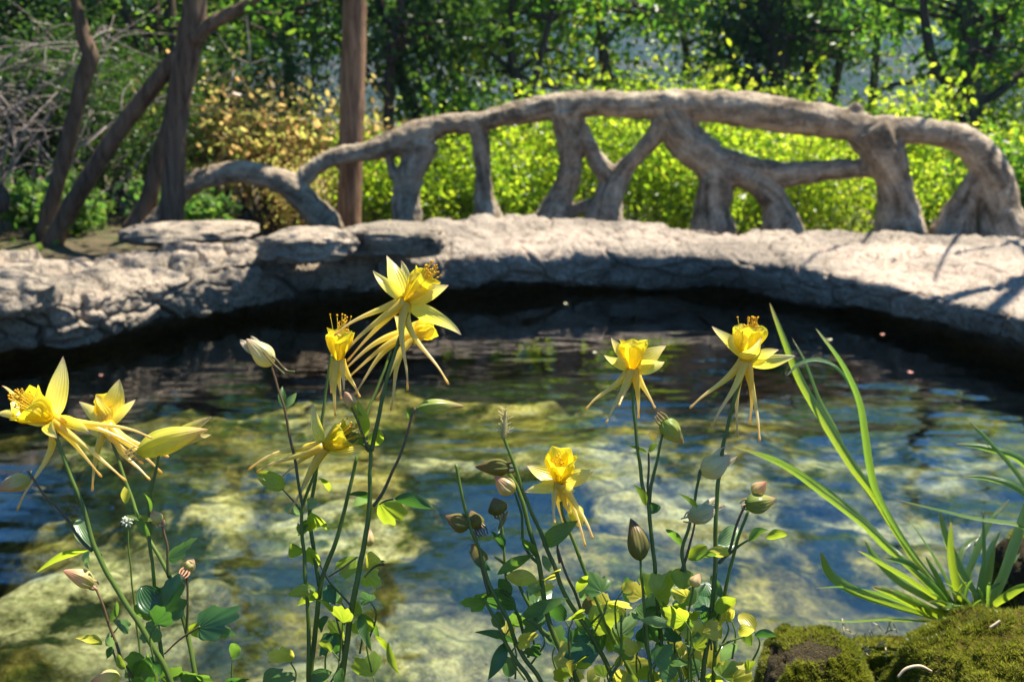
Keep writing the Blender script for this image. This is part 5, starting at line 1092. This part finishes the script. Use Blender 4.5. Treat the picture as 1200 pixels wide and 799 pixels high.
def moss_boulder(name, px, py, d, r, seed, label, nf, rot=0, bare=-.22, mat=None):
    c = F(px, py, d); o = boulder(name, c, r, mat or M_mossrock, seed, label, 'boulder', 'mossy boulders in the near corner', amp=.16, rot=rot)
    rng = np.random.default_rng(seed+50); me = o.data; nv = len(me.vertices); co = np.zeros(nv*3, np.float32); me.vertices.foreach_get('co', co); co = co.reshape(-1, 3).astype(float); nr_ = np.zeros(nv*3, np.float32); me.vertices.foreach_get('normal', nr_); nr_ = nr_.reshape(-1, 3).astype(float)
    ok = np.where((nr_[:, 2] > -.2))[0]; ix = rng.choice(ok, nf); p = co[ix]+c; N_ = nr_[ix]
    tri = rng.normal(size=(nf, 3))*np.array(r).mean()*.02; tri -= N_*(tri*N_).sum(1)[:, None]; p = p+tri-N_*.0008
    dens = fbm(p*30, 3); keep = dens > bare; p, N_ = p[keep], N_[keep]; n = len(p)
    dirv = N_+rng.normal(size=(n, 3))*.45; dirv /= np.linalg.norm(dirv, axis=1)[:, None]; s = np.cross(dirv, rng.normal(size=(n, 3))); s /= np.linalg.norm(s, axis=1)[:, None]; L = rng.uniform(.0022, .0048, n)[:, None]
    V = np.stack([p-s*.0004, p+s*.0004, p+dirv*L], 1).reshape(-1, 3); Fc = np.arange(n)[:, None]*3+np.array([[0, 1, 2]])
    f = link_mesh('moss', V, Fc, M_mossfuzz, o, smooth=False, attrs={'v': ('FACE', np.clip(.5+fbm(p*26+3, 3)*1.1+rng.normal(size=n)*.12, 0, 1))}, origin=c); f['kind'] = 'stuff'
    return o
moss_boulder('mossy_boulder', 948, 822, .80, (.042, .045, .055), 61, 'small dark mossy boulder at the bottom edge between the leafy columbine and the grass tuft', 70000, bare=-.16, mat=M_brownrock)
moss_boulder('mossy_boulder', 1208, 912, .78, (.110, .085, .118), 62, 'large olive green mossy boulder in the bottom right corner beneath the grass', 150000)
moss_boulder('mossy_boulder', 1232, 715, 1.0, (.055, .06, .075), 63, 'dark mossy boulder at the right edge behind the grass tuft', 30000, bare=.1, mat=M_brownrock)
moss_boulder('mossy_boulder', 1046, 812, .88, (.050, .04, .042), 64, 'low mossy stone littered with dry bits between the small and the large mossy boulders', 30000)
# dry litter
t = NT('dry_litter'); M_dry = t.surf(principled(t, (.55, .42, .26), .9))
rng = np.random.default_rng(90); root = empty('dry_litter', F(1040, 765, .86)); tag(root, 'scattered dry brown bits and straw lying on the low mossy stone', 'dry litter')
ac = Acc()
for k in range(60):
    p = F(rng.uniform(985, 1075), rng.uniform(738, 775), .855); a = rng.normal(size=3)*.006; ac.tube([p, p+a*.5+UP*.001, p+a], np.array([.0004, .0007, .0003]), 4, 5)
ac.build('straw', M_dry, root)
for k, (pts, lab) in enumerate([([(1052, 793), (1062, 783), (1078, 780), (1092, 786)], 'pale curled dry stalk on the large mossy boulder near the bottom edge'), ([(1160, 735), (1168, 730), (1172, 727)], 'short pale chip lying on top of the large mossy boulder')]):
    b0 = F(*pts[0], .70 if k == 0 else .74); ac = Acc(); 
    ac.tube([F(a, b, .70 if k == 0 else .74) for a, b in pts], np.array([1.4, 1.8, 1.8, 1.0][:len(pts)])*.0006, 6, 20); o = ac.build('dry_stalk', M_dry, None, b0); tag(o, lab, 'dry stalk')

t = NT('grass_blade'); a_ = t.n('ShaderNodeAttribute', attribute_name='t').outputs['Fac']; c_ = t.n('ShaderNodeAttribute', attribute_name='c').outputs['Fac']; oi = t.n('ShaderNodeObjectInfo').outputs['Random']
st = t.ramp(t.math('SINE', t.math('MULTIPLY', c_, 26)), [(0, (.86, .86, .86)), (1, (1.08, 1.08, 1.08))])
c = t.mix(t.ramp(a_, [(0, (.30, .38, .10)), (.15, (.14, .27, .03)), (.85, (.12, .25, .04)), (.97, (.30, .30, .12)), (1, (.5, .4, .25))]), t.ramp(oi, [(0, (.8, .95, 1.3)), (1, (1.35, 1.15, .7))]), 1.0, 'MULTIPLY')
tcx = t.mix(t.ramp(a_, [(0, (.55, .65, .15)), (.15, (.42, .66, .04)), (.9, (.36, .60, .05)), (1, (.5, .45, .2))]), t.ramp(oi, [(0, (.75, .95, 1.3)), (1, (1.6, 1.25, .6))]), 1.0, 'MULTIPLY')
M_grass = t.surf(leafy(t, t.mix(c, st, 1.0, 'MULTIPLY'), t.mix(tcx, st, 1.0, 'MULTIPLY'), .5, .10, .3, t.bump(t.math('SINE', t.math('MULTIPLY', c_, 26)), .0003)))
def blade(parent, pts, w, d, seed, dt=0.0, db=None):
    """pts tip first, base last (px)"""
    rng = np.random.default_rng(seed); pts = pts[::-1]; n_ = len(pts); db = d if db is None else db
    P_ = np.array([F(x, y, db+(d+dt-db)*(i/(n_-1))) for i, (x, y) in enumerate(pts)]); n = 46; path = catmull(P_, n); T = np.gradient(path, axis=0); T /= np.linalg.norm(T, axis=1)[:, None]
    tl = rng.uniform(-.9, .9); side = np.cross(T, FWD); side /= np.linalg.norm(side, axis=1)[:, None]+1e-9; N_ = np.cross(side, T); ang = tl+np.linspace(0, rng.uniform(-1.1, 1.1), n)[:, None]; side, N_ = side*np.cos(ang)+N_*np.sin(ang), N_*np.cos(ang)-side*np.sin(ang)
    u = np.linspace(0, 1, n); hw = PXM(w*.52, d)*np.clip((.55+.9*u), 0, 1)*np.sqrt(np.clip(1-u**2.6, 0, 1))+PXM(.25, d)
    ac = Acc(); V, Fc, tt, cc = surf_grid(path, hw, side, N_, .45, 7); ac.add(V, Fc, tt, cc); return ac.build('blade', M_grass, parent, path[0])
d = .86; base = F(1128, 722, d)
gt = empty('grass_tuft', base); tag(gt, 'tuft of long arching green grass blades growing on the large mossy boulder', 'grass tuft', 'grass tufts on the mossy boulders')
GB = [([(902, 355), (920, 402), (938, 447), (967, 496), (1000, 548), (1027, 584), (1069, 650), (1123, 716)], 11, -.04), ([(928, 395), (945, 425), (961, 467), (980, 503), (1000, 548), (1030, 592), (1072, 655), (1122, 716)], 8, -.02), ([(956, 385), (987, 428), (1006, 470), (1013, 509), (1019, 548), (1029, 582), (1062, 640), (1120, 714)], 9, -.05),
 ([(922, 440), (938, 425), (961, 421), (984, 433), (1002, 462), (1012, 505)], 5, -.05), ([(860, 524), (909, 540), (954, 568), (1003, 605), (1039, 641), (1066, 662), (1118, 714)], 12, .06), ([(872, 527), (920, 548), (965, 580), (1015, 618), (1055, 655), (1118, 716)], 9, .05),
 ([(1051, 585), (1099, 596), (1138, 605), (1165, 609), (1195, 615), (1240, 640), (1262, 700)], 8, 0), ([(1215, 560), (1200, 605), (1174, 680), (1159, 712)], 12, 0), ([(1101, 599), (1111, 635), (1129, 674), (1151, 706)], 9, 0), ([(1063, 605), (1093, 647), (1114, 683), (1132, 716)], 9, .02), ([(1114, 611), (1114, 650), (1123, 694), (1136, 716)], 9, -.02),
 ([(1153, 599), (1155, 650), (1154, 685), (1152, 712)], 9, 0), ([(1183, 585), (1162, 611), (1147, 644), (1129, 688), (1126, 716)], 9, .04), ([(1166, 639), (1159, 680), (1154, 712)], 7, 0), ([(1005, 645), (1033, 662), (1069, 683), (1119, 716)], 10, -.04), ([(956, 689), (992, 689), (1039, 700), (1078, 715), (1110, 728)], 8, -.05), ([(962, 647), (974, 674), (1003, 694), (1051, 712), (1110, 730)], 13, -.03),
 ([(1023, 687), (1057, 700), (1099, 724), (1116, 732)], 12, -.05), ([(960, 726), (995, 729), (1039, 727), (1084, 729), (1112, 732)], 8, -.06), ([(1035, 653), (1069, 662), (1099, 686), (1122, 714)], 8, 0), ([(1210, 684), (1192, 690), (1174, 702), (1162, 712)], 10, -.04), ([(1195, 648), (1180, 664), (1166, 690), (1160, 712)], 8, .03), ([(1014, 633), (1027, 653), (1054, 680), (1099, 706), (1118, 722)], 10, .0),
 ([(1148, 628), (1132, 640), (1124, 664), (1126, 712)], 7, .03), ([(1085, 652), (1102, 680), (1118, 716)], 7, -.03), ([(1040, 690), (1070, 704), (1112, 724)], 9, -.07), ([(1165, 612), (1146, 632), (1140, 668), (1142, 714)], 7, .05), ([(1075, 668), (1096, 690), (1120, 720)], 10, -.05), ([(1172, 622), (1158, 650), (1148, 690), (1146, 716)], 8, .01)]
for i, (p, w_, dt) in enumerate(GB): blade(gt, p, w_, d, 300+i, dt, d)
for k in range(26):
    rng = np.random.default_rng(600+k); a = rng.uniform(-1.5, .9); L = rng.uniform(25, 60); x0 = 1128+rng.uniform(-14, 30); blade(gt, [(x0+math.sin(a)*L, 720-abs(math.cos(a))*L*.8), (x0+math.sin(a)*L*.5, 718-abs(math.cos(a))*L*.55), (x0, 722)], rng.uniform(4, 8), d-.01, 700+k, rng.uniform(-.03, .03), d)
gt = empty('grass_tuft', F(1262, 705, .84)); tag(gt, 'grass blades reaching in from beyond the right frame edge above the water', 'grass tuft', 'grass tufts on the mossy boulders')
for i, (p, w_) in enumerate([([(1136, 494), (1162, 519), (1200, 564), (1235, 630), (1262, 705)], 7), ([(1120, 520), (1153, 524), (1200, 542), (1245, 600), (1264, 705)], 9), ([(1127, 558), (1162, 561), (1200, 577), (1242, 630), (1264, 705)], 8)]): blade(gt, p, w_, .84, 400+i, -.02, .86)
